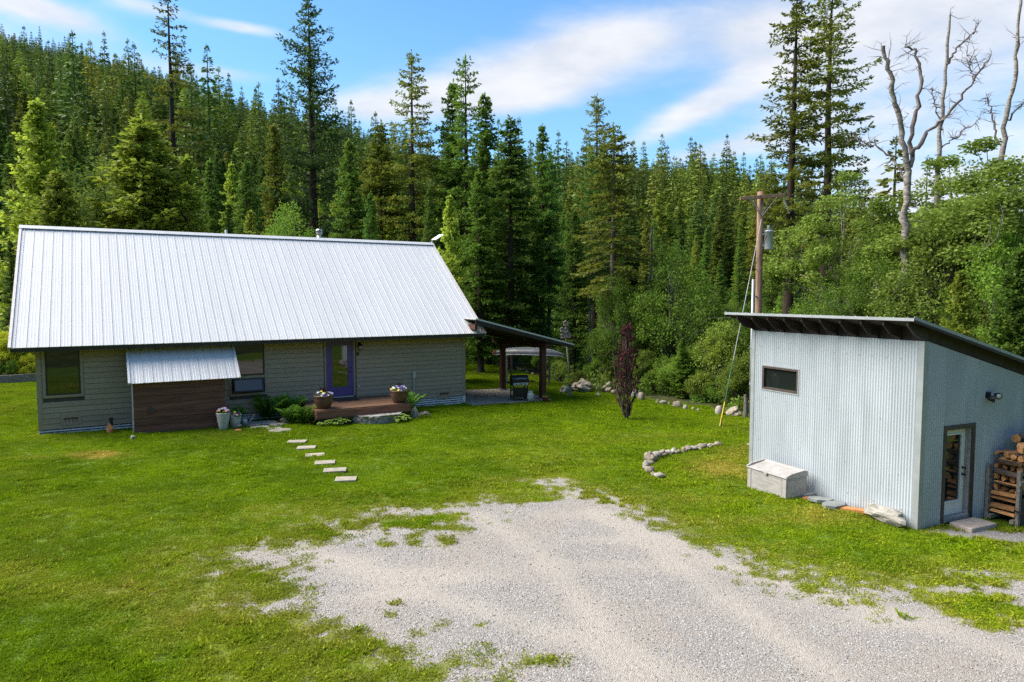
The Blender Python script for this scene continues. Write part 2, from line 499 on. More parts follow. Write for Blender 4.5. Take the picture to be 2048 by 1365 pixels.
def terrain(X, Y):
    X = np.asarray(X, float); Y = np.asarray(Y, float)
    xc = np.clip(X, -40, 40); yc = np.clip(Y, -10, 60)
    base = -0.12 - 0.01247 * (xc + 15.6) - 0.0096 * (yc - 22.8)
    d = np.hypot(X, Y); az = np.arctan2(X, Y)
    tn = np.interp(az, _az, _tn)
    D = HILL_D
    hc = np.maximum(tn * D + CAM_H - 11.0, 0.0)
    t = (d - 66) / (D - 66)
    prof = np.where(t < 0, 0, np.where(t < 1, np.clip(t, 0, 1) ** 1.12, np.maximum(1 - (t - 1) * .35, .0)))
    rough = (fbm(X, Y, .02, 3) - .5) * 10 * np.clip(t * 3, 0, 1) * np.clip(1.4 - t, 0, 1)
    return base + hc * prof + rough


LAWN = [(-40, -5), (-40, 34.5), (-26.5, 36.4), (-22, 40), (-12, 49), (-2.4, 53), (-.2, 49), (1.2, 44), (2.4, 39.6), (3.6, 36.6), (6.3, 33.9), (8.2, 31.2), (9.8, 29.2), (12.5, 26), (14, 21), (26, 20), (26, -5)]

GRAVEL_PX = [(1130, 972), (1175, 985), (1230, 1002), (1290, 1022), (1350, 1050), (1420, 1078), (1500, 1112), (1560, 1140), (1640, 1158), (1720, 1176), (1800, 1192), (1860, 1208), (1920, 1212), (1980, 1190),
             (2048, 1165), (2200, 1160), (2500, 1500), (1400, 1900), (1000, 1500), (940, 1372), (860, 1352), (780, 1322), (690, 1290), (600, 1250), (540, 1205), (515, 1160), (525, 1120), (550, 1085), (620, 1055), (700, 1040),
             (760, 1030), (850, 1028), (920, 1010), (985, 992), (1060, 985)]
GRAVEL_PX = [(px + 22 if px < 700 and py > 1040 else px, py) for px, py in GRAVEL_PX]
GRAVEL = [tuple(G(*p)[:2]) for p in GRAVEL_PX]


def blob(X, Y, px, py, rx, ry, rot=0.0):
    c = G(px, py); dx = X - c.x; dy = Y - c.y
    cr, sr = math.cos(rot), math.sin(rot)
    a = (dx * cr + dy * sr) / rx; b = (-dx * sr + dy * cr) / ry
    return np.exp(-(a * a + b * b))


def cover(X, Y):
    """grass cover 0..1 (0 = gravel), dryness 0..1, dust 0..1"""
    s = sdf_poly(X, Y, GRAVEL)
    n = fbm(X, Y, .9, 5) - .5; nf = fbm(X + 5, Y, 3.2, 4) - .5; nm = fbm(X + 31, Y + 7, 1.9, 4) - .5
    sl_o = np.where(s < 0, .95 - .32 * sstep(3.0, -2.0, X), .9)
    v = -s * sl_o + n * 1.7 + nf * 1.5 + (fbm(X + 3, Y + 40, 8.0, 3) - .5) * 1.6
    # thin places in the lawn along the drive
    for px, py, rx, ry, a in ((405, 1150, .5, .22, 1.2), (430, 1105, 1.3, .5, .45), (480, 1080, 1.4, .4, .35), (500, 1150, .5, .3, .3), (260, 1150, .35, .7, 1.1), (245, 1112, .4, .3, .7), (330, 1095, .8, .25, .6), (810, 1020, 1.2, .35, .8), (560, 1020, .9, .5, .6),
                              (1000, 955, .9, .4, .5), (1130, 960, .9, .5, .6), (1640, 1035, .8, .3, .6), (1700, 1045, .8, .25, .8), (1900, 1062, .9, .45, 2.0), (2000, 1068, 1.2, .4, 2.2), (2080, 1080, 1, .4, 2.), (1990, 1180, 1.0, .2, 1.5),
                              (1900, 1150, 1.2, .5, .6), (1860, 1215, .8, .4, .6), (1480, 1098, .4, .15, .4), (1100, 940, .5, .2, .4), (1300, 1012, .7, .2, .3)):
        v = v - a * 1.25 * blob(X, Y, px, py, rx, ry) * (0.75 + 1.2 * nf + .8 * nm)
    # weeds in the drive: a strip down its middle and islands
    for px, py, rx, ry, a in ((830, 1050, .9, .5, 1.9), (870, 1085, .9, .3, 1.4), (960, 1105, .7, .25, 1.3), (910, 1035, .8, .3, 1.2), (1080, 1000, .8, .25, .9), (1060, 1135, .45, .12, 1.4), (1100, 1148, .3, .1, .9), (1015, 1045, .4, .1, .8), (1180, 1205, .5, .15, .8), (960, 1250, .12, .07, 1.6),
                              (1975, 1222, .75, .38, 3.4), (2040, 1200, .5, .3, 1.5), (660, 1070, .5, .2, .5), (1930, 1250, .5, .25, .9), (1800, 1300, .9, .2, .5), (1220, 1240, .8, .25, .7), (1100, 1320, .4, .1, .8), (800, 1090, .5, .15, .9)):
        v = v + a * 1.2 * blob(X, Y, px, py, rx, ry) * (0.7 + 2.4 * nf + 1.2 * nm)
    g = sstep(-.85, .65, v)
    dry = .0
    for px, py, rx, ry, a in ((195, 910, .75, .45, 1.4), (60, 915, .5, .3, .45), (1440, 935, .9, 1.3, .85), (1465, 905, .5, .8, .6), (1400, 1000, 1.5, .5, .25), (1240, 880, 2, .5, .15), (130, 1180, 2.2, .5, .35), (300, 990, 1.6, .6, .12),
                              (1330, 870, 2.0, .4, .25), (1640, 1025, .8, .5, .6), (1500, 895, .5, .6, .5), (20, 1140, .6, .4, .5), (1560, 1040, 2, .4, .3), (450, 1240, 2, .6, .15)):
        dry = dry + a * blob(X, Y, px, py, rx, ry)
    dry = np.clip(dry * (.7 + 1.1 * nm) + .35 * np.clip(fbm(X + 70, Y + 11, .35, 4) - .5, 0, 1) + .5 * sstep(1.6, .0, np.abs(v)) * .5, 0, 1)
    dust = 0
    for px, py, rx, ry, a in ((850, 1150, 1.3, .35, 1.), (760, 1190, .5, .3, 1.), (700, 1120, .6, .25, .8), (1200, 1030, 1.3, .35, .7), (1280, 1080, 1.3, .25, .8), (1800, 1240, 1.2, .3, .7), (1600, 1200, 1., .3, .4), (690, 1060, .8, .2, .7), (1150, 990, .8, .3, .8),
                              (1250, 1130, 2., .3, .5)):
        dust = dust + a * blob(X, Y, px, py, rx, ry)
    for pts, a in (([(1750, 1400), (1500, 1230), (1330, 1110), (1190, 1020)], .85), ([(1300, 1400), (1180, 1220), (1060, 1090), (960, 1030)], .75), ([(2100, 1330), (1750, 1215), (1450, 1130), (1230, 1040)], .7), ([(1500, 1400), (1200, 1290), (900, 1200), (700, 1130), (600, 1090)], .65)):
        dd = np.full(np.shape(X), 9.0)
        W_ = [G(*p) for p in pts]
        for p, q in zip(W_[:-1], W_[1:]):
            ex, ey = q.x - p.x, q.y - p.y; t = np.clip(((X - p.x) * ex + (Y - p.y) * ey) / (ex * ex + ey * ey), 0, 1)
            dd = np.minimum(dd, np.hypot(X - p.x - t * ex, Y - p.y - t * ey))
        dust = dust + a * np.exp(-(dd / .30) ** 2)
    dust = np.clip(dust * (.6 + 1.4 * (n + .4)), 0, 1)
    wood = sstep(.25, -.5, sdf_poly(X, Y, LAWN) + n * 1.0)
    return g, dry, dust, wood


def ground_material():
    m = bpy.data.materials.new('yard_ground'); m.use_nodes = True
    t = m.node_tree; t.nodes.clear(); q = NT(t)
    ge = q.n('ShaderNodeNewGeometry'); P = ge.outputs['Position']
    at = lambda nme: q.n('ShaderNodeAttribute', attribute_name=nme).outputs['Fac']
    g, dry, dust, wood = at('grass'), at('dry'), at('dust'), at('wood')
    # gravel: stone-sized cells of several greys
    vo = q.n('ShaderNodeTexVoronoi', feature='F1', ins={'Vector': P, 'Scale': 58.0}); vo.inputs['Randomness'].default_value = 1.0
    sepc = q.n('ShaderNodeSeparateColor', ins={0: vo.outputs['Color']})
    gcol = q.mix(q.ramp(sepc.outputs[0], 0.0, 1.0, False), (.205, .192, .178), (.335, .315, .29))
    gcol = q.mix(q.ramp(sepc.outputs[1], .72, .95), gcol, (.32, .25, .20))
    gcol = q.mix(q.ramp(sepc.outputs[2], .84, .96), gcol, (.52, .51, .49))
    gcol = q.mix(q.math('MULTIPLY', q.ramp(q.noise(P, .55, 5), .42, .68), .4), gcol, (.35, .30, .245))
    fine = q.noise(P, 22.0, 5, .7)
    gcol = q.mix(q.math('MULTIPLY', q.ramp(fine, .52, .72), .5), gcol, (.12, .115, .11))
    dirt = q.mix(q.ramp(q.noise(P, 14, 6), .3, .7), (.34, .30, .255), (.43, .39, .34))
    gcol = q.mix(q.math('MULTIPLY', dust, .9), gcol, dirt)
    # turf base under the blades
    tc1 = q.mix(q.ramp(q.noise(P, 1.3, 6, .6), .3, .7), (.085, .165, .008), (.165, .265, .012))
    tc2 = q.mix(q.ramp(q.noise(P, 30, 5, .7), .3, .72), (.05, .085, .006), tc1)
    tcol = q.mix(dry, tc2, (.33, .27, .06))
    tcol = q.mix(q.math('MULTIPLY', q.math('SUBTRACT', 1.0, g), .8), tcol, (.27, .22, .145))
    edge = q.math('ADD', g, q.math('MULTIPLY', q.math('SUBTRACT', q.noise(P, 15, 5, .75), .5), 1.3))
    col = q.mix(q.ramp(edge, .40, .62), gcol, tcol)
    duff = q.mix(q.ramp(q.noise(P, 3, 6), .35, .65), (.035, .028, .016), (.06, .075, .018))
    col = q.mix(wood, col, duff)
    b = q.n('ShaderNodeBsdfPrincipled', ins={'Base Color': col, 'Roughness': .93, 'Specular IOR Level': .15})
    bn = q.n('ShaderNodeBump'); bn.inputs['Strength'].default_value = .9; bn.inputs['Distance'].default_value = .03
    hgt = q.math('ADD', q.math('MULTIPLY', vo.outputs['Distance'], -.6), fine)
    t.links.new(hgt, bn.inputs['Height']); t.links.new(bn.outputs[0], b.inputs['Normal'])
    q.n('ShaderNodeOutputMaterial', ins={0: b.outputs[0]})
    return m


M_ground = ground_material()


def grid_mesh(name, xs, ys, zf, m, attrs=None):
    X, Y = np.meshgrid(xs, ys)
    Z = zf(X, Y)
    V = np.stack([X, Y, Z], -1).reshape(-1, 3)
    nx, ny = len(xs), len(ys)
    i = np.arange(ny - 1)[:, None] * nx + np.arange(nx - 1)[None]
    Fc = np.stack([i, i + 1, i + nx + 1, i + nx], -1).reshape(-1, 4)
    me = np_mesh(name, V, Fc, m)
    if attrs:
        for k, fn in attrs.items():
            a = me.attributes.new(k, 'FLOAT', 'POINT'); a.data.foreach_set('value', np.asarray(fn, np.float32).ravel())
    smooth(me)
    return me


xs = np.arange(-31, 24.01, .13); ys = np.arange(1.34, 40.01, .13)
XX, YY = np.meshgrid(xs, ys)
cg, cdry, cdust, cwood = cover(XX, YY)
me = grid_mesh('yard', xs, ys, lambda X, Y: np.vectorize(zg)(X, Y) + (fbm(X, Y, .5, 3) - .5) * .05 + (fbm(X + 9, Y, 2.5, 3) - .5) * .03 * cg - .02, M_ground,
               dict(grass=cg, dry=cdry, dust=cdust, wood=cwood))
yard = inst('yard', me); tag(yard, kind='structure', label='mown lawn and pale gravel drive around the house')

M_floor = mat('forest_floor', (.030, .034, .012), (.060, .075, .018), .8, .95, 0, .5, 3, (1, 1, 1), .1, 6)
# one big sheet: yard level round the house, rising to the wooded hill, out to the horizon
rads = np.concatenate([np.linspace(0, 60, 34), np.linspace(64, 460, 80), np.linspace(500, 2500, 14)])
azl = np.linspace(-math.pi, math.pi, 361)
RR, AA = np.meshgrid(rads, azl)
TX = RR * np.sin(AA); TY = RR * np.cos(AA); TZ = terrain(TX, TY) - .09
V = np.stack([TX, TY, TZ], -1).reshape(-1, 3); nx = len(rads); i = np.arange(len(azl) - 1)[:, None] * nx + np.arange(nx - 1)[None]
me = np_mesh('ground', V, np.stack([i, i + nx, i + nx + 1, i + 1], -1).reshape(-1, 4), M_floor); smooth(me)
ter = inst('ground', me); tag(ter, kind='structure', label='forest floor rising to a wooded hillside')
# back lawn beyond the fine yard sheet
xs2 = np.arange(-31, 6.01, .4); ys2 = np.arange(40.0, 56.01, .4)
X2, Y2 = np.meshgrid(xs2, ys2); g2, d2, du2, w2 = cover(X2, Y2)
me = grid_mesh('back_lawn', xs2, ys2, lambda X, Y: np.vectorize(zg)(X, Y) - .02, M_ground, dict(grass=g2, dry=d2, dust=du2 * 0, wood=w2))
tag(inst('back_lawn', me), kind='structure', label='lawn running back to the trees behind the house')


# ================================================================== HOUSE (local x along the front, y into the house, z up from the siding's foot)
house = empty('house', HB, TH, 'grey lap-sided house with a white metal gable roof and purple front door', 'house')
HL, HD = 16.11, 10.04
EV_Y, EV_Z, RG_Y, RG_Z = -0.683, 2.8685, 5.017, 7.2176
RX0, RX1 = -0.657, 16.829
SLOPE = math.atan2(RG_Z - EV_Z, RG_Y - EV_Y); SLEN = math.hypot(RG_Z - EV_Z, RG_Y - EV_Y)
zr0 = lambda y: EV_Z + (min(y, 2 * RG_Y - y) - EV_Y) * math.tan(SLOPE)
# wall core
b = MB()
gable = [(.03, -.55), (HD - .03, -.55), (HD - .03, zr0(HD) - .14), (RG_Y, RG_Z - .14), (.03, zr0(0) - .14)]
b.prism([(y, z) for y, z in gable], 'x', .03, HL - .03)
b.build('wall', M_under, house)
# front siding boards, cut round the openings
OPEN = [(.15, 1.35, 1.08, 2.90), (6.03, 7.44, .70, 2.90), (9.66, 11.03, .30, 2.90), (2.86, 5.62, -1, 1.5)]
ROW = .187
row = 0
while row * ROW < 3.25:
    z0, z1 = row * ROW, min((row + 1) * ROW, 3.28)
    cuts = [(.115, HL - .115)]
    for (a, c, lo, hi) in OPEN:
        if hi > z0 + .02 and lo < z1 - .02:
            nw = []
            for (s0, s1) in cuts:
                if c <= s0 or a >= s1: nw.append((s0, s1)); continue
                if a > s0: nw.append((s0, a))
                if c < s1: nw.append((c, s1))
            cuts = nw
    for (s0, s1) in cuts:
        segs = [(s0, s1)]
        if s1 - s0 > 3.4:
            k = s0 + 1.2 + ((row * 1.37) % 1.9); segs = [(s0, k - .0015), (k + .0015, s1)]
        for (e0, e1) in segs:
            bb = MB()
            # clapboard: thick at the foot; open groove below shows dark core as lap shadow
            bb.add([(e0, -.026, z0 + .013), (e1, -.026, z0 + .013), (e1, .028, z0 + .013), (e0, .028, z0 + .013), (e0, -.008, z1), (e1, -.008, z1), (e1, .028, z1), (e0, .028, z1)],
                   [(0, 1, 2, 3), (4, 7, 6, 5), (0, 4, 5, 1), (1, 5, 6, 2), (2, 6, 7, 3), (3, 7, 4, 0)])
            bb.build('siding_board', M_siding, house)
    row += 1
# gable-end siding (right end shows past the corner)
for k in range(0, 17):
    z0 = k * ROW
    bb = MB().box(HL - .03, HL + .012, .13, HD - .13, z0 + .004, z0 + ROW)
    bb.build('siding_board', M_siding, house)
# corner boards
for x0, x1 in ((0, .115), (HL - .115, HL)):
    MB().box(x0 - (.012 if x0 == 0 else 0), x1 + (.016 if x0 else 0), -.030, .12, -.01, 3.25).build('corner_board', M_sidetrim, house)


def window(x0, x1, z0, z1, fr=.05, trim=.09, fm=M_dark, tilt=0.0, two=None):
    """framed window in the front wall; trim boards around it"""
    wd = MB().box(x0 - fr, x0, -.035, .03, z0 - fr, z1 + fr).box(x1, x1 + fr, -.035, .03, z0 - fr, z1 + fr).box(x0, x1, -.035, .03, z0 - fr, z0).box(x0, x1, -.035, .03, z1, z1 + fr)
    wo = wd.build('window', fm, house)
    if tilt == 0:
        MB().box(x0, x1, -.008, .004, z0, z1).build('pane', M_glass, wo)
    return wo


def trimbox(x0, x1, z0, z1, t=.09, sill=True):
    MB().box(x0 - t, x0, -.028, .03, z0, z1).build('window_trim', M_sidetrim, house)
    MB().box(x1, x1 + t, -.028, .03, z0, z1).build('window_trim', M_sidetrim, house)
    MB().box(x0 - t, x1 + t, -.031, .03, z1, z1 + t).build('window_trim', M_sidetrim, house)
    if sill: MB().box(x0 - t, x1 + t, -.034, .03, z0 - t, z0).build('window_trim', M_sidetrim, house)


window(.30, 1.20, 1.22, 2.74); trimbox(.25, 1.25, 1.17, 2.79)
window(6.20, 7.29, 1.53, 2.74)
trimbox(6.13, 7.35, .79, 2.80)
MB().box(6.15, 7.34, -.03, .03, 1.37, 1.475).build('window_mullion', M_sidetrim, house)
MB().box(6.15, 7.34, .006, .028, .79, 1.37).build('window_reveal', M_dark, house)
# lower awning sash, hinged at the top and pushed open
sash = empty('awning_sash', (0, 0, 0)); sash.parent = house; sash.location = (6.73, -.03, 1.36); sash.rotation_euler = (R(-24), 0, 0)
sw, sh = .545, .53
sb = MB().box(-sw, -sw + .05, -.02, .02, -sh, 0).box(sw - .05, sw, -.02, .02, -sh, 0).box(-sw + .05, sw - .05, -.02, .02, -sh, -sh + .05).box(-sw + .05, sw - .05, -.02, .02, -.05, 0)
sb.build('sash_frame', M_dark, sash)
MB().box(-sw + .05, sw - .05, -.006, .006, -sh + .05, -.05).build('pane', M_glass, sash)

# purple front door
DX0, DX1, DZ0, DZ1 = 9.79, 10.88, .40, 2.66
MB().box(DX0 - .10, DX0 - .03, -.032, .03, DZ0 - .02, DZ1 + .02).build('door_trim', M_sidetrim, house)
MB().box(DX1 + .03, DX1 + .10, -.032, .03, DZ0 - .02, DZ1 + .02).build('door_trim', M_sidetrim, house)
MB().box(DX0 - .10, DX1 + .10, -.034, .03, DZ1 + .03, DZ1 + .14).build('door_trim', M_sidetrim, house)
jb = MB().box(DX0 - .03, DX0 + .035, -.026, .03, DZ0, DZ1 + .03).box(DX1 - .035, DX1 + .03, -.026, .03, DZ0, DZ1 + .03).box(DX0 + .035, DX1 - .035, -.026, .03, DZ1 - .035, DZ1 + .03)
jb.build('door_frame', M_purple, house)
dr = MB()
gx0, gx1, gz0, gz1 = 10.00, 10.67, .78, 2.50
dr.box(DX0 + .037, gx0, -.012, .03, DZ0 + .02, DZ1 - .037).box(gx1, DX1 - .037, -.012, .03, DZ0 + .02, DZ1 - .037).box(gx0, gx1, -.012, .03, DZ0 + .02, gz0).box(gx0, gx1, -.012, .03, gz1, DZ1 - .037)
door = dr.build('door', M_purple, house)
MB().box(gx0, gx1, -.004, .006, gz0, gz1).build('pane', M_glass, door)
for a in ((gx0 - .02, gx0 + .015, gz0 - .02, gz1 + .02), (gx1 - .015, gx1 + .02, gz0 - .02, gz1 + .02), (gx0 + .015, gx1 - .015, gz0 - .02, gz0 + .015), (gx0 + .015, gx1 - .015, gz1 - .015, gz1 + .02)):
    MB().box(a[0], a[1], -.022, -.003, a[2], a[3]).build('glazing_bead', M_purple, door)
for zz_, r_, nm_ in ((1.40, .032, 'handle'), (1.56, .028, 'deadbolt')):
    MB().tube([(10.77, -.012, zz_), (10.77, -.045, zz_), (10.77, -.075, zz_)], [r_, r_ * .7, r_ * .95], 10).build(nm_, M_black, door)
MB().box(DX0, DX1, -.09, .02, DZ0 - .045, DZ0 - .002).build('threshold', M_grey, house)
# wall lamp, bell box, socket, vents
lamp = MB().lathe([(.02, .16), (.085, .10), (.10, .06), (.10, .045)], 12, (11.16, -.16, 2.42)).tube([(11.16, -.02, 2.52), (11.16, -.10, 2.62), (11.16, -.16, 2.58)], .014, 6).box(11.11, 11.21, -.045, -.021, 2.40, 2.58)
lampo = lamp.build('wall_lamp', M_black, house)
MB().lathe([(.075, 0), (.085, .12), (.07, .14)], 12, (11.16, -.16, 2.32)).build('lamp_glass', glass_mat('lamp_glass', (.25, .25, .22)), lampo, True)
MB().lathe([(.03, 0), (.085, .012), (.085, .02)], 12, (11.16, -.16, 2.29)).build('lamp_base', M_black, lampo)
MB().box(11.05, 11.14, -.07, -.021, 2.06, 2.20).build('key_box', M_black, house, bevel=.008)
MB().box(11.09, 11.17, -.045, -.018, .70, .80).build('socket_cover', M_grey, house, bevel=.006)
for (x0, x1, z0, z1) in ((.71, 1.14, .20, .37), (14.82, 15.28, .04, .20)):
    v = MB().box(x0 - .09, x1 + .09, -.034, .0, z0 - .09, z0).box(x0 - .09, x1 + .09, -.034, .0, z1, z1 + .09).box(x0 - .09, x0, -.034, 0, z0, z1).box(x1, x1 + .09, -.034, 0, z0, z1)
    vo_ = v.build('crawl_vent', M_sidetrim, house)
    MB().box(x0, x1, -.015, -.003, z0, z1).build('vent_mesh', M_bronze, vo_)
    for k in range(4):
        xx = x0 + (k + .5) * (x1 - x0) / 4
        MB().box(xx - .012, xx + .012, -.028, -.014, z0, z1).build('louvre', M_redwood, vo_)
# grey electrical riser
MB().box(13.53, 13.65, -.10, -.022, .96, 1.26).tube([(13.59, -.06, -.2), (13.59, -.06, .98)], .035, 10).build('cable_riser', M_grey, house)

# galvanised skirt round the foot, deeper towards the right
def skirt(x0, x1, zb0, zb1, name='skirt_sheet'):
    n = int((x1 - x0) / .9) + 1; rows = []
    zs = np.arange(0, -.56, -.0125)
    bb = MB(); k = 0
    V_, F_ = [], []
    for j, zq in enumerate(zs):
        for i_ in range(n + 1):
            x = x0 + (x1 - x0) * i_ / n
            V_.append((x, .010 + .030 * math.cos(zq * 2 * math.pi / .095), zq - .012))
    for j in range(len(zs) - 1):
        zlim = -.5
        for i_ in range(n): a_ = j * (n + 1) + i_; F_.append((a_, a_ + 1, a_ + n + 2, a_ + n + 1))
    return bb.add(V_, F_).build(name, M_skirt, house, True)


for a_, c_ in ((.03, 2.75), (5.75, 8.6), (12.36, HL - .1)): skirt(a_, c_, -.2, -.5)
MB().box(HL - .10, HL + .014, -.026, .1, -.55, -.012).build('skirt_corner', M_skirt, house)
MB().box(-.012, .03, -.026, .1, -.55, -.012).build('skirt_corner', M_skirt, house)

# roof: ribbed steel sheets, one object each
PW = (RX1 - RX0) / 19


def rib_profile(wd, nrib=3):
    pts = []
    st = wd / nrib
    for r_ in range(nrib):
        x = r_ * st
        pts += [(x - .0125 + st * .5, 0), (x - .0085 + st * .5, .016), (x + .0085 + st * .5, .016), (x + .0125 + st * .5, 0)]
        for q_ in (.36, .64):
            c_ = x + st * .5 + st * q_
            pts += [(c_ - .012, 0), (c_ - .005, .003), (c_ + .005, .003), (c_ + .012, 0)]
    pts = [(x, z) for x, z in pts]
    pts = [(x if x < wd else x - wd, z) for x, z in pts]
    pts.sort()
    return [(0.0, 0.0)] + [p_ for p_ in pts if .001 < p_[0] < wd - .001] + [(wd, 0.0)]


def sheet_mesh(name, wd, ln, m, nrib=3, gap=.0):
    pr = rib_profile(wd, nrib); n = len(pr)
    V_ = [(x, 0, z) for x, z in pr] + [(x, ln, z) for x, z in pr] + [(x, 0, -.02) for x in (0, wd)] + [(x, ln, -.02) for x in (0, wd)]
    F_ = [(i, i + 1, n + i + 1, n + i) for i in range(n - 1)] + [(2 * n, 2 * n + 2, 2 * n + 3, 2 * n + 1), tuple([2 * n, 2 * n + 1] + list(range(n - 1, -1, -1))), (0, n, 2 * n + 2, 2 * n), (n - 1, 2 * n + 1, 2 * n + 3, 2 * n - 1)]
    me = bpy.data.meshes.new(name); me.from_pydata(V_, [], F_); me.materials.append(m); me.update()
    return me


roof = empty('roof', (0, 0, 0)); roof.parent = house
rs = sheet_mesh('roof_sheet', PW - .0012, SLEN, M_roof)
for k in range(19):
    inst('roof_sheet', rs, roof, (RX0 + k * PW, EV_Y, EV_Z), (SLOPE, 0, 0), (1, 1, 1 + .0 * k))
for k in range(19):
    inst('roof_sheet', rs, roof, (RX1 - k * PW, 2 * RG_Y - EV_Y, EV_Z), (SLOPE, 0, math.pi))
# screw lines: small domes
sv = MB()
for j, t in enumerate((.35, 1.35, 2.4, 3.45, 4.5, 5.55, 6.6)):
    for k in range(57):
        x = RX0 + (k + .5) * PW / 3 + .05
        if (k * 7 + j * 3) % 4 == 0: continue
        y = EV_Y + t * math.cos(SLOPE); z = EV_Z + t * math.sin(SLOPE)
        c_ = Vector((x, y, z)) + Vector((0, -math.sin(SLOPE), math.cos(SLOPE))) * .001
        u_ = Vector((0, math.cos(SLOPE), math.sin(SLOPE))); n_ = Vector((0, -math.sin(SLOPE), math.cos(SLOPE)))
        ring = [c_ + (Vector((1, 0, 0)) * math.cos(q) + u_ * math.sin(q)) * .011 for q in (0, 1.57, 3.14, 4.71)]
        sv.add(ring + [c_ + n_ * .008], [(0, 1, 4), (1, 2, 4), (2, 3, 4), (3, 0, 4)])
sv.build('screw_heads', M_grey, roof, kind='stuff')
# ridge cap with closure strip beneath, rake flashings, fascia
hh = .16
MB().prism([(RG_Y - hh, RG_Z + .045 - hh * math.tan(SLOPE) + .035), (RG_Y, RG_Z + .085), (RG_Y + hh, RG_Z + .08 - hh * math.tan(SLOPE)), (RG_Y + hh, RG_Z + .066 - hh * math.tan(SLOPE)), (RG_Y, RG_Z + .070), (RG_Y - hh, RG_Z + .066 - hh * math.tan(SLOPE))], 'x', RX0 - .03, RX1 + .03).build('ridge_cap', M_roof, roof)
for xx, sgn in ((RX0, -1), (RX1, 1)):
    for back in (0, 1):
        ob = MB().box(-.06, .012, -.02, SLEN + .01, .0372, .0472).box(.0125, .022, -.02, SLEN + .01, -.16, .047)
        o = ob.build('rake_flashing', M_trimw, roof)
        if not back: o.location = (xx, EV_Y, EV_Z); o.rotation_euler = (SLOPE, 0, 0); o.scale = (sgn, 1, 1)
        else: o.location = (xx, 2 * RG_Y - EV_Y, EV_Z); o.rotation_euler = (SLOPE, 0, math.pi); o.scale = (-sgn, 1, 1)
ss = MB().box(RX0 + .02, RX1 - .02, .02, SLEN - .02, -.05, -.022)
o = ss.build('roof_deck', M_bronze, roof); o.location = (0, EV_Y, EV_Z); o.rotation_euler = (SLOPE, 0, 0)
o2 = inst('roof_deck', o.data, roof, (RX0 + RX1, 2 * RG_Y - EV_Y, EV_Z), (SLOPE, 0, math.pi))
MB().box(RX0 + .03, RX1 - .03, EV_Y + .03, EV_Y + .065, EV_Z - .15, EV_Z - .032).build('fascia', M_dark, roof)
# flue and soil vent behind the ridge
fl = MB().lathe([(.11, -1.2), (.11, .30)], 18, (11.07, 5.45, 7.25))
flo = fl.build('flue', M_chrome, roof, True)
MB().lathe([(.15, 0), (.15, .10), (.135, .10)], 18, (11.07, 5.45, 7.50)).lathe([(.17, .13), (.17, .19), (.12, .24), (.02, .26)], 18, (11.07, 5.45, 7.50)).build('flue_cap', M_chrome, flo)
MB().lathe([(.055, -1.0), (.055, .26), (.045, .28)], 12, (6.88, 5.4, 7.22)).build('vent_pipe', M_grey, roof, True)

# awning roof and plank-clad bump-out under it
box = empty('bump_out', (0, 0, 0)); box.parent = house
BX0, BX1, BY = 2.76, 5.70, -1.33
nz = 8; zt = 1.60; zb = -.42
MB().box(BX0 + .025, BX1 - .025, BY + .025, -.02, zb, zt - .05).build('core', M_under, box)
hgt = (zt - zb) / nz
for k in range(nz):
    MB().box(BX0, BX1, BY - .004 * (k % 2), BY + .024, zb + k * hgt + .008, zb + (k + 1) * hgt - .006).build('plank', M_redwood, box)
    MB().box(BX1 - .024, BX1 + .004 * (k % 2), BY + .026, -.03, zb + k * hgt + .008, zb + (k + 1) * hgt - .006).build('plank', M_redwood, box)
MB().box(BX0 - .006, BX0 + .022, BY + .03, -.03, zb + .005, zt).build('side_flashing', M_grey, box)
MB().box(BX0 - .01, BX0 + .02, BY - .01, BY + .03, zb, zt + .02).build('corner_flashing', M_grey, box)
cv_ = MB().tube([(BX0 + .55, BY - .01, .62), (BX0 + .55, BY - .05, .62)], .11, 14)
cv_.build('hose_hanger', M_bronze, box)
awn = empty('awning', (0, 0, 0)); awn.parent = house
AY0, AZ0, AY1, AZ1 = -1.50, 1.585, -.03, 2.78
asl = math.atan2(AZ1 - AZ0, AY1 - AY0); aln = math.hypot(AZ1 - AZ0, AY1 - AY0)
am = sheet_mesh('awning_sheet', .885 - .001, aln, M_awn)
for k in range(4): inst('awning_sheet', am, awn, (2.66 + k * .885, AY0, AZ0), (asl, 0, 0))
for xx, sg in ((2.66, -1), (6.20, 1)):
    o = MB().box(-.05, .01, -.01, aln, .036, .044).box(.0105, .02, -.01, aln, -.10, .044).build('awning_trim', M_awn, awn)
    o.location = (xx, AY0, AZ0); o.rotation_euler = (asl, 0, 0); o.scale = (sg, 1, 1)
o = MB().box(2.70, 6.16, .03, aln - .03, -.06, -.021).build('awning_deck', M_bronze, awn); o.location = (0, AY0, AZ0); o.rotation_euler = (asl, 0, 0)

# panel antenna on the right end of the ridge
dish = empty('panel_antenna', hl(16.75, 5.0, 7.29), TH, 'white flat panel antenna at the right end of the house roof ridge', 'antenna')
MB().tube([(0, 0, -.05), (.05, 0, .12), (.28, .0, .25)], .025, 8).build('mast', M_grey, dish)
o = MB().box(-.30, .30, -.19, .19, -.02, .02).build('panel', M_white, dish, bevel=.012); o.location = (.36, 0, .30); o.rotation_euler = (R(6), R(-30), R(10))

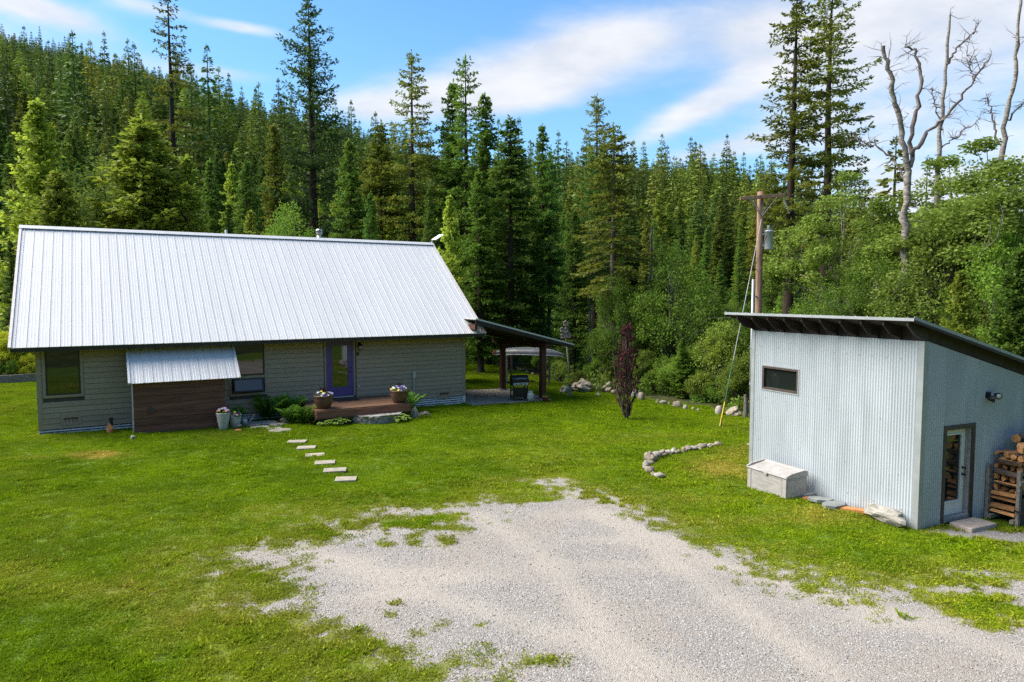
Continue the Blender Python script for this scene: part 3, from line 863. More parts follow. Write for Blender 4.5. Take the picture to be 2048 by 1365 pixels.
# ================================================================== DECK AND DOOR SIDE
deck = empty('porch_deck', hl(0, 0, 0), TH, 'low brown timber deck in front of the purple door', 'deck')
DK0, DK1, DKY, DKZ = 8.62, 12.34, -2.70, .32
n_ = 18; st = (-DKY - .05) / n_
for k in range(n_):
    MB().box(DK0, DK1, DKY + k * st + .004, DKY + (k + 1) * st - .004, DKZ - .038, DKZ + .001 * (k % 3)).build('deck_board', M_deck, deck)
MB().box(DK0 + .01, DK1 - .01, DKY - .035, DKY, DKZ - .32, DKZ - .04).build('rim_board', M_redwood, deck)
MB().box(DK1 - .04, DK1, DKY + .002, -.06, DKZ - .32, DKZ - .04).build('rim_board', M_redwood, deck)
MB().box(DK0, DK0 + .04, DKY + .002, -.06, DKZ - .32, DKZ - .04).build('rim_board', M_redwood, deck)
for xx in (DK0 + .2, (DK0 + DK1) / 2, DK1 - .2): MB().box(xx - .05, xx + .05, DKY + .1, DKY + .2, -.7, DKZ - .042).build('foot', M_redwood, deck)
MB().box(DK0 + .06, DK1 - .06, DKY + .03, DKY + .07, -.6, DKZ - .30).build('under_skirt', M_dark, deck)
dm = MB().box(9.95, 10.85, -1.05, -.45, DKZ + .004, DKZ + .018)
o = dm.build('door_mat', M_rubber); o.location = HB; o.rotation_euler = (0, 0, TH); tag(o, 'dark rubber door mat on the deck at the purple door', 'door mat')

# ================================================================== SHED (local x along the dark right wall, y along the pale left wall, origin at the near corner)
shed = empty('metal_shed', SB, PHI, 'tall corrugated metal shed with a single-slope roof and glazed white door', 'shed')
SLW, SRW = 4.825, 6.0
RO, RZ, RSL = .62, 4.44, .26            # roof overhang, height of its high edge, fall
E0, E1 = .21, .40
rz = lambda x: RZ - (x + RO) * RSL      # top of roof
wt = lambda x: rz(x) - .30              # wall top
PITCHC, AMP = .0678, .0105


def corr(axis, a0, a1, z0, ztop, parent, m=M_galv, name='wall_sheet'):
    """corrugated sheet standing on the line; ztop is a function of the coordinate"""
    n = max(6, int((a1 - a0) / (PITCHC / 6)))
    aa = np.linspace(a0, a1, n + 1)
    off = -.019 - AMP * (1.0 if axis == 'y' else 1.6) * np.cos(aa * 2 * math.pi / PITCHC)
    zb_ = z0 if callable(z0) else (lambda q: z0)
    V_ = []
    for zf in (zb_, ztop):
        for a, f_ in zip(aa, off):
            V_.append((f_, a, zf(a)) if axis == 'y' else (a, f_, zf(a)))
    F_ = [(i, i + 1, n + 2 + i, n + 1 + i) for i in range(n)]
    return MB().add(V_, F_).build(name, m, parent, True)


bk = MB()
bk.prism([(.012, -.3), (SRW, -.3), (SRW, wt(SRW)), (.012, wt(0) - .02)], 'y', .012, SLW - .012)
# cut-outs are shallow: the core stays behind the sheets
WY0, WY1, WZ0, WZ1 = 3.24, 4.44, 2.43, 3.04
DXA, DXB, DTZ = .70, 1.76, 2.13
# core made of pieces so that window and door have real depth
def core():
    q = MB()
    # left wall
    q.box(.012, .10, .012, WY0, -.3, wt(0) - .05).box(.012, .10, WY1, SLW - .012, -.3, wt(0) - .05).box(.012, .10, WY0, WY1, -.3, WZ0).box(.012, .10, WY0, WY1, WZ1, wt(0) - .05)
    # right wall
    for x0, x1, z0 in ((.101, DXA, -.3), (DXB, SRW, -.3), (DXA, DXB, DTZ)):
        q.prism([(x0, z0), (x1, z0), (x1, wt(x1) - .05), (x0, wt(x0) - .05)], 'y', .012, .10)
    q.box(SRW - .1, SRW, .101, SLW - .1, -.3, wt(SRW) - .05)
    q.prism([(.101, -.3), (SRW, -.3), (SRW, wt(SRW) - .05), (.101, wt(.1) - .05)], 'y', SLW - .1, SLW - .012)
    return q
core().build('wall_frame', M_under, shed)
MB().box(.11, SRW - .11, .11, SLW - .11, -.2, .06).build('floor_slab', M_conc, shed)
W10 = PITCHC * 10
y = 0.0
wtop = lambda a: wt(0) - .02
while y < SLW - .01:
    y1 = min(y + W10, SLW)
    segs = []
    if y1 <= WY0 or y >= WY1: corr('y', y, y1, -.30, wtop, shed)
    else:
        if y < WY0: corr('y', y, WY0, -.30, wtop, shed)
        a, c = max(y, WY0), min(y1, WY1)
        corr('y', a, c, -.30, lambda q: WZ0, shed); corr('y', a, c, lambda q: WZ1, wtop, shed)
        if y1 > WY1: corr('y', WY1, y1, -.30, wtop, shed)
    y = y1
x = 0.0
while x < SRW - .01:
    x1 = min(x + W10, SRW)
    for (a, c, z0) in ((x, min(x1, DXA), -.30), (max(x, DXA), min(x1, DXB), DTZ), (max(x, DXB), x1, -.30)):
        if c - a > .01: corr('x', a, c, z0, lambda q: wt(q) - .0, shed)
    x = x1
# corner flashings
MB().box(-.036, .0, -.036, .09, -.32, wt(0) - .02).box(.0, .09, -.036, -.031, -.32, wt(.09)).build('corner_flashing', M_galvtrim, shed)
MB().box(-.034, .0, SLW - .09, SLW + .03, -.32, wt(0) - .02).build('corner_flashing', M_galvtrim, shed)
# screw rows on the sheets
sq = MB()
for zr_, st_, of_ in ((3.56, .34, 0), (2.20, .68, .1), (1.05, .68, .3), (.32, .68, .2)):
    yq = .14 + of_
    while yq < SLW - .1:
        if not (WY0 - .05 < yq < WY1 + .05 and WZ0 - .05 < zr_ < WZ1 + .05):
            sq.add([(-.033, yq - .011, zr_), (-.033, yq, zr_ - .011), (-.033, yq + .011, zr_), (-.033, yq, zr_ + .011), (-.042, yq, zr_)], [(0, 1, 4), (1, 2, 4), (2, 3, 4), (3, 0, 4)])
        yq += st_
sq.build('screw_heads', M_bronze, shed, kind='stuff')
# window
wf = MB()
for a in ((WY0, WY0 + .05, WZ0, WZ1), (WY1 - .05, WY1, WZ0, WZ1), (WY0 + .05, WY1 - .05, WZ0, WZ0 + .05), (WY0 + .05, WY1 - .05, WZ1 - .05, WZ1)):
    wf.box(-.03, .08, a[0], a[1], a[2], a[3])
wo = wf.build('window', M_bronze, shed)
MB().box(.03, .04, WY0 + .05, WY1 - .05, WZ0 + .05, WZ1 - .05).build('pane', M_glass, wo)
tr_ = MB()
for a in ((WY0 - .03, WY0 - .002, WZ0 - .03, WZ1 + .03), (WY1 + .002, WY1 + .03, WZ0 - .03, WZ1 + .03), (WY0 - .002, WY1 + .002, WZ0 - .03, WZ0 - .002), (WY0 - .002, WY1 + .002, WZ1 + .002, WZ1 + .03)):
    tr_.box(-.036, -.002, a[0], a[1], a[2], a[3])
tr_.build('window_flashing', M_galvtrim, wo)
# door: dark casing, beige reveal, white slab with a full light
dc = MB().box(DXA, DXA + .10, -.04, .06, -.05, DTZ).box(DXB - .10, DXB, -.04, .06, -.05, DTZ).box(DXA + .10, DXB - .10, -.04, .06, DTZ - .10, DTZ)
dc.build('door_casing', M_bronze, shed)
MB().box(DXB - .128, DXB - .101, -.01, .16, .03, DTZ - .10).box(DXA + .101, DXA + .11, -.01, .16, .03, DTZ - .10).build('door_jamb', M_plastic, shed)
d0, d1, dz0, dz1 = DXA + .112, DXB - .13, .12, DTZ - .105
g0, g1, gz0_, gz1_ = d0 + .13, d1 - .14, .42, dz1 - .14
sdn = MB().box(d0, g0, .10, .145, dz0, dz1).box(g1, d1, .10, .145, dz0, dz1).box(g0, g1, .10, .145, dz0, gz0_).box(g0, g1, .10, .145, gz1_, dz1)
sdoor = sdn.build('door', M_white, shed)
MB().box(g0, g1, .118, .126, gz0_, gz1_).build('pane', M_glass, sdoor)
bd = MB()
for a in ((g0 - .03, g0 + .005, gz0_ - .03, gz1_ + .03), (g1 - .005, g1 + .03, gz0_ - .03, gz1_ + .03), (g0 + .005, g1 - .005, gz0_ - .03, gz0_ + .005), (g0 + .005, g1 - .005, gz1_ - .005, gz1_ + .03)):
    bd.box(a[0], a[1], .085, .117, a[2], a[3])
bd.build('glazing_bead', M_white, sdoor)
for zz_, r_, nm_ in ((.98, .034, 'handle'), (1.13, .03, 'deadbolt')):
    MB().tube([(d1 - .065, .10, zz_), (d1 - .065, .06, zz_), (d1 - .065, .025, zz_)], [r_, r_ * .5, r_], 10).build(nm_, M_black, sdoor)
MB().box(DXA + .10, DXB - .10, -.03, .16, .02, .115).build('door_sill', M_plastic, shed)
# twin floodlight
fl = empty('floodlight', (2.12, -.03, 2.72)); fl.parent = shed
MB().box(-.05, .05, -.05, .01, -.07, .07).build('bracket', M_black, fl, bevel=.01)
for sx in (-1, 1):
    hd_ = MB().lathe([(.03, -.07), (.05, -.03), (.075, .05), (.075, .075), (.06, .078)], 14)
    o = hd_.build('lamp_head', M_black, fl, True); o.location = (.10 * sx + .02, -.13, -.03 + .03 * sx); o.rotation_euler = (R(100), 0, R(-30 * sx))
    o2 = MB().lathe([(.055, .079), (.02, .086)], 14).build('lens', M_tank, fl, True); o2.location = o.location; o2.rotation_euler = o.rotation_euler
# roof: rafters, deck, ribbed sheets, trims
sroof = empty('roof', (0, 0, 0)); sroof.parent = shed
RL = SRW + .35 + RO
sa = math.atan(RSL); rlen = RL / math.cos(sa)
for k in range(10):
    yy = -.02 + k * (SLW + .04) / 9
    MB().prism([(-RO + .05, rz(-RO + .05) - .05), (SRW + .3, rz(SRW + .3) - .05), (SRW + .3, rz(SRW + .3) - .285), (-RO + .27, rz(-RO + .27) - .285), (-RO + .05, rz(-RO + .05) - .14)], 'y', yy - .02, yy + .02).build('rafter', M_rafter, sroof)
o = MB().box(0.01, rlen - .01, -E0 + .01, SLW + E1 - .01, -.05, -.022).build('roof_deck', M_rafter, sroof); o.location = (-RO, 0, RZ); o.rotation_euler = (0, sa, 0)
for k in range(9):
    y0 = .0 + k * (SLW + .04) / 9
    MB().box(.015, .05, y0 + .003, y0 + (SLW + .04) / 9 - .043, wt(0) - .02, rz(0) - .055).build('blocking', M_rafter, sroof)
PWS = (SLW + E0 + E1) / 6
sm_ = sheet_mesh('shed_roof_sheet', PWS - .001, rlen, M_galv)
for k in range(6):
    o = inst('roof_sheet', sm_, sroof, (-RO - .02, SLW + E1 - k * PWS, RZ + .004), (0, 0, 0))
    o.rotation_euler = (Matrix.Rotation(sa, 4, 'Y') @ Matrix.Rotation(-math.pi / 2, 4, 'Z')).to_euler()
# pale drip edge along the high side and dark gable fascia
MB().box(-RO - .035, -RO - .021, -E0 - .01, SLW + E1 + .01, RZ - .05, RZ + .012).build('drip_edge', M_galvtrim, sroof)
for yy, w_ in ((-E0 - .012, 1), (SLW + E1 + .002, 1)):
    MB().prism([(-RO, rz(-RO) - .02), (SRW + .33, rz(SRW + .33) - .02), (SRW + .33, rz(SRW + .33) - .10), (-RO, rz(-RO) - .075)], 'y', yy, yy + .01).build('gable_fascia', M_dark, sroof)
    MB().prism([(-RO - .02, rz(-RO) + .045), (SRW + .33, rz(SRW + .33) + .04), (SRW + .33, rz(SRW + .33) - .02), (-RO - .02, rz(-RO) - .018)], 'y', yy - .002, yy + .011).build('gable_trim', M_galvtrim, sroof)
MB().prism([(-RO + .02, rz(-RO) - .06), (.0, rz(0) - .06), (.0, wt(0) - .02), (-RO + .28, rz(-RO + .28) - .29), (-RO + .02, rz(-RO) - .14)], 'y', -.065, -.040).build('end_board', M_dark, sroof)

# stone step at the shed door
o = MB().box(-.42, .42, -.24, .24, -.12, .07).build('door_step', M_conc, bevel=.02); o.location = sl(1.28, -.36, 0); o.rotation_euler = (0, 0, PHI)
tag(o, 'flat tan concrete step below the glazed white shed door', 'step')

# ------------------------------------------------------------------ deck box by the shed
bx = empty('storage_box', sl(-.60, 3.30, 0), PHI, 'weathered white resin storage box against the pale shed wall', 'storage box')
BW, BL, BH = .66, 1.28, .50
bo = MB().box(-BW / 2, BW / 2, -BL / 2, BL / 2, -.05, BH).build('body', M_plastic, bx, bevel=.015)
for k in range(9):
    z0 = .05 + k * .048
    MB().box(-BW / 2 - .006, -BW / 2 + .002, -BL / 2 + .14, BL / 2 - .14, z0, z0 + .0455).build('panel_slat', M_plastic, bx)
for sy in (-1, 1):
    MB().box(-BW / 2 - .012, -BW / 2 + .01, sy * (BL / 2 - .06) - .06, sy * (BL / 2 - .06) + .06, 0, BH - .02).build('corner_pilaster', M_plastic, bx, bevel=.006)
    MB().box(-BW / 2 + .04, BW / 2 - .04, sy * (BL / 2 + .001) - .008, sy * (BL / 2 + .001) + .008, .05, BH - .05).build('end_panel', M_plastic, bx)
ld = MB()
# lid: sloping top, raised back rail, end lips
ld.prism([(-BW / 2 - .03, BH + .004), (BW / 2 + .01, BH + .004), (BW / 2 + .01, BH + .15), (BW / 2 - .10, BH + .165), (BW / 2 - .13, BH + .135), (-BW / 2 - .03, BH + .035)], 'y', -BL / 2 - .03, BL / 2 + .03)
ld.build('lid', M_plastic, bx, bevel=.012)
for sy in (-1, 1):
    MB().prism([(-BW / 2 - .03, BH + .036), (BW / 2 - .131, BH + .136), (BW / 2 - .10, BH + .170), (-BW / 2 + .12, BH + .115), (-BW / 2 - .03, BH + .055)], 'y', sy * (BL / 2 + .005) - .022, sy * (BL / 2 + .005) + .022).build('lid_lip', M_plastic, bx)
MB().box(-BW / 2 - .05, -BW / 2 - .031, -.05, .05, BH - .03, BH + .03).build('latch', M_plastic, bx)

# ------------------------------------------------------------------ stones
def rock_mesh(seed, sub=3, rough=.35, flat=.6, facet=.4):
    r_ = np.random.default_rng(seed)
    bm = bmesh.new(); bmesh.ops.create_icosphere(bm, subdivisions=sub, radius=1.0)
    pl = [(Vector(r_.normal(size=3)).normalized(), r_.uniform(.55, .9)) for _ in range(9)]
    ph = r_.uniform(0, 6, 9)
    for v_ in bm.verts:
        p = v_.co.copy(); d_ = p.normalized()
        k = 1 + rough * .35 * (math.sin(p.x * 3 + ph[0]) * math.cos(p.y * 2.6 + ph[1]) + .5 * math.sin(p.z * 5 + ph[2] + p.x * 4) + .25 * math.sin(p.y * 9 + ph[3]) * math.cos(p.x * 8 + ph[4]))
        p = d_ * k
        for n_, q_ in pl:
            h_ = p.dot(n_)
            if h_ > q_: p -= n_ * (h_ - q_) * (facet + .5)
        p += Vector(r_.normal(size=3)) * (.018 if rough < 1 else .045)
        p.z *= flat
        v_.co = p
    me = bpy.data.meshes.new('rock'); bm.to_mesh(me); bm.free()
    if facet < .45: smooth(me)
    return me


ROCKS = [rock_mesh(20 + k, 3 if k < 4 else 2, .5, .7, .35 if k % 2 else .25) for k in range(8)]
SHARP = [rock_mesh(60 + k, 3, .8, .8, .5) for k in range(4)]
CRAG = [rock_mesh(80 + k, 4, 1.35, .8, .42) for k in range(3)]


def rock(name, px, py, wpx, asp, hgt_, m, label, cat='rock', group=None, k=0, rz_=None, base=ROCKS, sink=.25, P=None):
    P = P or G(px, py); wm = wpx * P.y / F_PX
    o = inst(name, base[k % len(base)].copy(), None, (P.x, P.y, zg(P.x, P.y) + hgt_ * (.5 - sink)), (0, 0, rz_ if rz_ is not None else random.uniform(0, 6)), (wm / 2, wm / 2 * asp, hgt_ / 2 / .7))
    o.data.materials.clear(); o.data.materials.append(m)
    return tag(o, label, cat, group)


rock('boulder', 1771, 1044, 100, .42, .46, M_rockw, 'jagged white boulder at the near corner of the metal shed', k=2, rz_=PHI + R(92), base=SHARP, sink=.12)
for (px, py, wp, asp, rz_, m, lb) in ((1612, 993, 46, .7, .3, M_slate, 'grey slate slab closest to the storage box'), (1623, 1001, 40, .5, .2, M_rust, 'rust-brown slab wedged between grey slates by the shed'),
                                     (1640, 1004, 52, .6, -.1, M_slate, 'middle grey slate slab along the shed wall'), (1667, 1015, 60, .6, .4, M_slate, 'thick angular slate slab beside the rusty board')):
    P = G(px, py); wm = wp * P.y / F_PX
    poly = [(wm / 2 * math.cos(t) * random.uniform(.85, 1.1), wm / 2 * asp * math.sin(t) * random.uniform(.8, 1.1)) for t in (0, .7, 1.6, 2.5, 3.3, 4.3, 5.3)]
    o = MB().prism(poly, 'z', -.03, .05 if m is M_slate else .035).build('slate_slab', m, bevel=.008)
    o.location = (P.x, P.y, P.z + .04); o.rotation_euler = (R(random.uniform(-6, 6)), R(random.uniform(-5, 5)), rz_)
    tag(o, lb, 'stone slab')
o = MB().box(-.36, .36, -.09, .09, -.03, .03).build('rusty_board', M_rust); P = G(1712, 1024); o.location = (P.x, P.y, P.z + .04); o.rotation_euler = (R(4), R(-5), PHI + R(-72)); tag(o, 'orange-brown board lying between the slates and the white boulder', 'board')

# ------------------------------------------------------------------ stone arc in the lawn
ARC = [(1318, 955, 15), (1306, 950, 9), (1299, 943, 18), (1292, 933, 14), (1298, 928, 15), (1301, 920, 26), (1312, 914, 20), (1322, 911, 16), (1331, 910, 11), (1346, 905, 15), (1358, 905, 10), (1369, 903, 12), (1384, 899, 17), (1398, 899, 8),
       (1405, 896, 16), (1417, 894, 10), (1426, 892, 9), (1437, 890, 12), (1310, 917, 12), (1317, 952, 9), (1291, 938, 12), (1338, 907, 12), (1352, 907, 10), (1376, 900, 12), (1392, 897, 10), (1412, 893, 10)]
for k, (px, py, wp) in enumerate(ARC):
    rock('border_stone', px, py, wp * 1.55, random.uniform(.6, .9), wp * .012, M_rock if k % 3 else M_rockw, 'small pale stone in the curved border on the lawn' if k not in (0, 5) else ('round white stone ending the curved lawn border' if k == 0 else 'largest pinkish stone in the curved lawn border'), 'stone', 'curved stone border on the lawn', k, base=SHARP if k % 2 else ROCKS, sink=.26)
rock('stray_stone', 1499, 891, 12, .8, .10, M_rock, 'lone small stone on the grass left of the shed wall', 'stone', None, 3)
# ------------------------------------------------------------------ boulders along the lawn's edge
rock('boulder', 1164, 783, 54, .6, .66, M_rocklich, 'big craggy lichen-covered boulder at the edge of the lawn', k=0, rz_=.3, base=CRAG, sink=.2)
rock('boulder', 1132, 784, 26, .8, .45, M_rocklich, 'craggy brown boulder on the left of the biggest boulder', k=1, rz_=1.2, base=CRAG, sink=.2)
EDGE = [(1195, 779, 14, .45), (1213, 783, 28, .55), (1232, 788, 22, .45), (1271, 795, 20, .5), (1283, 800, 20, .55), (1314, 806, 8, .2), (1327, 808, 13, .25), (1339, 810, 7, .18), (1355, 814, 19, .4), (1370, 818, 9, .2), (1386, 820, 10, .22), (1397, 823, 8, .18),
        (1438, 829, 18, .55), (1464, 831, 34, .4), (1490, 834, 12, .25), (1197, 792, 12, .2)]
LBL = {1: 'rounded tan boulder standing right of the craggy boulder', 3: 'tan rounded boulder behind the purple-leaved tree, left of a pair', 4: 'whitish rounded boulder behind the purple-leaved tree, right of a pair', 8: 'tan mound-shaped stone midway along the lawn edge', 12: 'upright tan stone beside the guy wire anchor', 13: 'long low pale boulder right of the guy wire anchor'}
for k, (px, py, wp, h_) in enumerate(EDGE):
    rock('boulder' if k in LBL else 'edge_stone', px, py, wp * 1.1, random.uniform(.65, .9), h_, M_rock if k % 3 else M_rockw, LBL.get(k, 'small stone in the border between lawn and woods'), 'rock', None if k in LBL else 'small stones along the lawn edge', k + 2, base=SHARP if k % 2 else ROCKS, sink=.30)
for k, (px, py, wp) in enumerate([(968, 727, 9), (982, 729, 8), (996, 731, 8), (1012, 735, 9), (1026, 738, 9), (1040, 742, 10), (1054, 746, 8), (1066, 750, 9)]):
    rock('edge_stone', px, py, wp, .8, .2, M_rock, 'small stone in the border of the back lawn beyond the patio', 'rock', 'stones of the back lawn border', k, sink=.2)

# ------------------------------------------------------------------ stepping stones and flags
STEP = [(593, 884, 36), (610, 896, 38), (630, 909.5, 38), (650, 926, 41), (669, 941, 44), (692, 960, 44)]
STEP = [(594, 884, 38), (613, 896, 38), (630, 911, 39), (650, 926, 42), (670, 941, 47), (692, 959, 44)]
ord_ = ['first', 'second', 'third', 'fourth', 'fifth', 'sixth']
for k, (px, py, wp) in enumerate(STEP):
    P = G(px, py); wm = wp * P.y / F_PX
    o = MB().prism([(-wm * .5, -.20), (wm * .46, -.22), (wm * .5, .19), (-wm * .47, .21)], 'z', -.03, .03).build('stepping_stone', M_step, bevel=.012)
    o.location = (P.x, P.y, P.z - .002); o.rotation_euler = (0, 0, R(random.uniform(9, 17)))
    tag(o, f'{ord_[k]} rectangular tan stepping stone counting from the house' if k < 5 else 'rectangular tan stepping stone closest to the gravel drive', 'stepping stone', 'stepping stones across the lawn')
def flag(px, py, wp, dp, m, lb, h_=.035, rz_=.3, nm='flagstone'):
    P = G(px, py); wm = wp * P.y / F_PX
    poly = [(wm / 2 * math.cos(t) * random.uniform(.85, 1.1), dp / 2 * math.sin(t) * random.uniform(.85, 1.1)) for t in np.linspace(0, 6.283, 9)[:-1]]
    o = MB().prism(poly, 'z', -.04, h_).build(nm, m, bevel=.012); o.location = (P.x, P.y, P.z); o.rotation_euler = (0, 0, rz_)
    return tag(o, lb, 'flagstone', 'flagstones by the house wall' if nm == 'flagstone' else None)
flag(562, 862, 46, .75, M_step, 'irregular ochre stone heading the line of stepping stones', rz_=.2, nm='stepping_flag')
for (px, py, wp, dp, lb) in ((505, 849, 44, .9, 'flagstone beside the pale planters'), (533, 846, 40, .8, 'flagstone in the middle of the bed by the wall'), (556, 850, 34, .6, 'flagstone nearest the small fern-side rock'), (520, 856, 44, .55, 'flagstone at the lawn edge of the bed'), (548, 858, 30, .4, 'smallest flagstone next to the ochre stone')):
    flag(px, py, wp, dp, M_flag, lb)
rock('garden_rock', 573, 846, 27, .6, .30, M_rock, 'pale angular rock in the bed left of the ferns', k=1, base=SHARP)
rock('garden_rock', 828, 818, 17, .9, .55, M_rocklich, 'upright lichen rock at the right end of the deck', k=0, base=SHARP, P=hl(12.62, -2.55))
rock('garden_rock', 848, 826, 24, .6, .25, M_rock, 'flat pale rock on the grass right of the deck', k=2, base=SHARP, P=hl(13.15, -2.2))
rock('white_stone', 266, 877, 13, .8, .14, M_rockw, 'small white stone on the lawn below the plank bump-out', 'stone', None, 2)
rock('toad_stone', 477, 862, 15, .9, .10, M_rust, 'rust-brown stone at the foot of the pale planters', 'stone', None, 4)
rock('cap_stone', 478, 858, 12, .8, .13, M_rock, 'pale stone resting on the rust-brown stone by the planters', 'stone', None, 6, sink=-.25)
# big slab used as the deck's step
P = G(742, 846); wm = 100 * P.y / F_PX
poly = [(-.92, .18), (-.62, -.30), (-.25, -.52), (.12, -.56), (.50, -.38), (.86, -.18), (.98, .22), (.80, .48), (.10, .50), (-.55, .46)]
bm = bmesh.new()
sl_ = MB().prism([(x, y) for x, y in poly], 'z', -.10, .26).mesh('slab'); bm.from_mesh(sl_)
bmesh.ops.subdivide_edges(bm, edges=bm.edges[:], cuts=4, use_grid_fill=True)
bmesh.ops.triangulate(bm, faces=bm.faces[:])
r_ = np.random.default_rng(5)
for v_ in bm.verts:
    a_ = .05 if v_.co.z < .25 else .012
    v_.co += Vector(r_.normal(size=3)) * a_ * .55
    if v_.co.z < .2: v_.co.x *= .93 + .05 * math.sin(v_.co.x * 9); v_.co.y *= .92
bm.to_mesh(sl_); bm.free(); sl_.materials.append(M_rockw)
o = inst('slab_step', sl_, None, (P.x, P.y + .35, P.z), (0, 0, TH - .35), (1.16, 1.1, 1.1)); tag(o, 'large flat-topped natural stone slab stepping up to the deck', 'stone step')

# ------------------------------------------------------------------ leafy bits
def quads(C_, A_, B_, tipv):
    """diamond leaves: centre-base C, long axis A, half-width B -> verts, tris, tip"""
    n = len(C_)
    V_ = np.empty((n, 4, 3)); V_[:, 0] = C_; V_[:, 1] = C_ + A_ * .5 + B_; V_[:, 2] = C_ + A_; V_[:, 3] = C_ + A_ * .5 - B_
    i_ = np.arange(n)[:, None] * 4
    F_ = np.concatenate([i_ + [0, 1, 2], i_ + [0, 2, 3]], 0)
    return V_.reshape(-1, 3), F_, np.repeat(tipv, 4)


def unit(a): return a / (np.linalg.norm(a, axis=-1, keepdims=True) + 1e-9)


def fern_mesh(seed, nf=16, ln=.8):
    r_ = np.random.default_rng(seed); C_, A_, B_, T_ = [], [], [], []
    for k in range(nf):
        az = k * 2.4 + r_.uniform(-.3, .3); L = ln * r_.uniform(.7, 1.1); el = r_.uniform(1.08, 1.5)
        d = np.array([math.cos(az), math.sin(az), 0]); sd_ = np.array([-d[1], d[0], 0])
        for s_ in np.linspace(.12, 1, 18):
            p = d * L * s_ * math.cos(el) * (1 + .3 * s_) + np.array([0, 0, 1]) * (L * s_ * math.sin(el) - .36 * L * s_ ** 2.6)
            wl = .20 * L * math.sin(math.pi * min(1, .1 + s_ * .88)) + .02
            for sg in (-1, 1):
                a = sd_ * sg * wl + d * wl * .45 + np.array([0, 0, -.15 * wl]) + r_.normal(size=3) * .008
                C_.append(p); A_.append(a); B_.append(d * .022 + np.array([0, 0, .006])); T_.append(r_.uniform(.1, 1))
    V_, F_, t_ = quads(np.array(C_), np.array(A_), np.array(B_), np.array(T_))
    return np_mesh('fern', V_, F_, L_fern, t_)


FERN = [fern_mesh(1, 24, 1.05), fern_mesh(2, 22, 1.0), fern_mesh(3, 24, .9)]
for k, (P, s_, lb) in enumerate(((hl(7.30, -.55), 1.05, 'bright fern growing in front of the low open window'), (hl(8.28, -.55), 1.15, 'tall fern against the wall left of the deck'), (hl(8.32, -2.2), .95, 'spreading fern at the left corner of the deck'), (hl(7.95, -1.75), .75, 'small fern at the left front of the bed'),
                                 (hl(12.75, -1.35), 1.0, 'fern growing at the right end of the deck'), (hl(6.15, -.62), .8, 'dark fern behind the smaller pale planter'))):
    r0 = empty('fern', (P.x, P.y, zg(P.x, P.y)), 0, lb, 'fern', 'ferns along the house front')
    inst('fronds', FERN[k % 3], r0, (0, 0, 0), (0, 0, k * 1.1), s_ * 1.3)


def hosta_mesh(seed, n=70, r0=.42):
    r_ = np.random.default_rng(seed); V_ = []; F_ = []; T_ = []
    for k in range(n):
        az = r_.uniform(0, 6.28); rr = r0 * math.sqrt(r_.uniform(.02, 1)); L = r_.uniform(.16, .26); el = r_.uniform(.1, .7) * (1 - rr / r0 * .6)
        d = np.array([math.cos(az), math.sin(az), 0]); sd_ = np.array([-d[1], d[0], 0]); up = np.array([0, 0, 1.])
        c = d * rr + up * (.12 + .22 * (1 - rr / r0))
        b0 = len(V_)
        for s_, wq, tv in ((0, .02, .2), (.35, .075, .15), (.75, .06, .3), (1.0, .004, .9)):
            p = c + (d * math.cos(el) + up * math.sin(el)) * L * s_ - up * .28 * L * s_ * s_
            V_ += [p + sd_ * wq, p - up * .012, p - sd_ * wq]; T_ += [1.0, .05 + tv * .2, 1.0]
        for q_ in range(3):
            a = b0 + q_ * 3
            F_ += [(a, a + 1, a + 4), (a, a + 4, a + 3), (a + 1, a + 2, a + 5), (a + 1, a + 5, a + 4)]
    me = np_mesh('hosta', np.array(V_), np.array(F_), L_hosta, np.array(T_)); return me


HO = [hosta_mesh(4, 90, .55), hosta_mesh(5, 60, .42)]
for k, (P, s_, lb) in enumerate(((G(662, 848), 1.15, 'wide variegated hosta left of the slab step'), (G(797, 842), .9, 'variegated hosta right of the slab step'), (G(628, 843), .7, 'small hosta tucked between fern and big hosta'))):
    r0 = empty('hosta', (P.x, P.y, zg(P.x, P.y)), 0, lb, 'hosta', 'hostas in front of the deck')
    inst('leaves', HO[k % 2], r0, (0, 0, 0), (0, 0, k), s_)


def blossom_mesh(seed, n, rx, h0, h1, cols):
    """pansies: five small petals each; returns list of (colour, mesh builder)"""
    r_ = np.random.default_rng(seed); out = {}
    for k in range(n):
        a = r_.uniform(0, 6.28); q = rx * math.sqrt(r_.uniform(0, 1)); c = Vector((q * math.cos(a), q * math.sin(a), h0 + (h1 - h0) * (1 - (q / rx) ** 2) + r_.uniform(-.02, .02)))
        nrm = Vector((math.cos(a) * q / rx * .8 + r_.normal() * .3, math.sin(a) * q / rx * .8 - .35 + r_.normal() * .3, 1)).normalized()
        t1 = nrm.orthogonal().normalized(); t2 = nrm.cross(t1); b_ = out.setdefault(cols[k % len(cols)], MB()); s_ = r_.uniform(.026, .040)
        for j in range(5):
            q1 = j * 1.2566; d_ = t1 * math.cos(q1) + t2 * math.sin(q1); e_ = nrm.cross(d_)
            b_.add([c, c + d_ * s_ + e_ * s_ * .62 + nrm * .008, c + d_ * s_ * 1.35 + nrm * .012, c + d_ * s_ - e_ * s_ * .62 + nrm * .008], [(0, 1, 2, 3)])
    return out


FC = dict(white=mat('white_petals', (.72, .70, .66), rough=.6), yellow=mat('yellow_petals', (.75, .55, .03), rough=.6), orange=mat('orange_petals', (.80, .24, .02), rough=.6), violet=mat('violet_petals', (.09, .035, .22), rough=.6), lilac=mat('lilac_petals', (.42, .36, .62), rough=.6), deep=mat('deep_purple_petals', (.025, .01, .05), rough=.6))


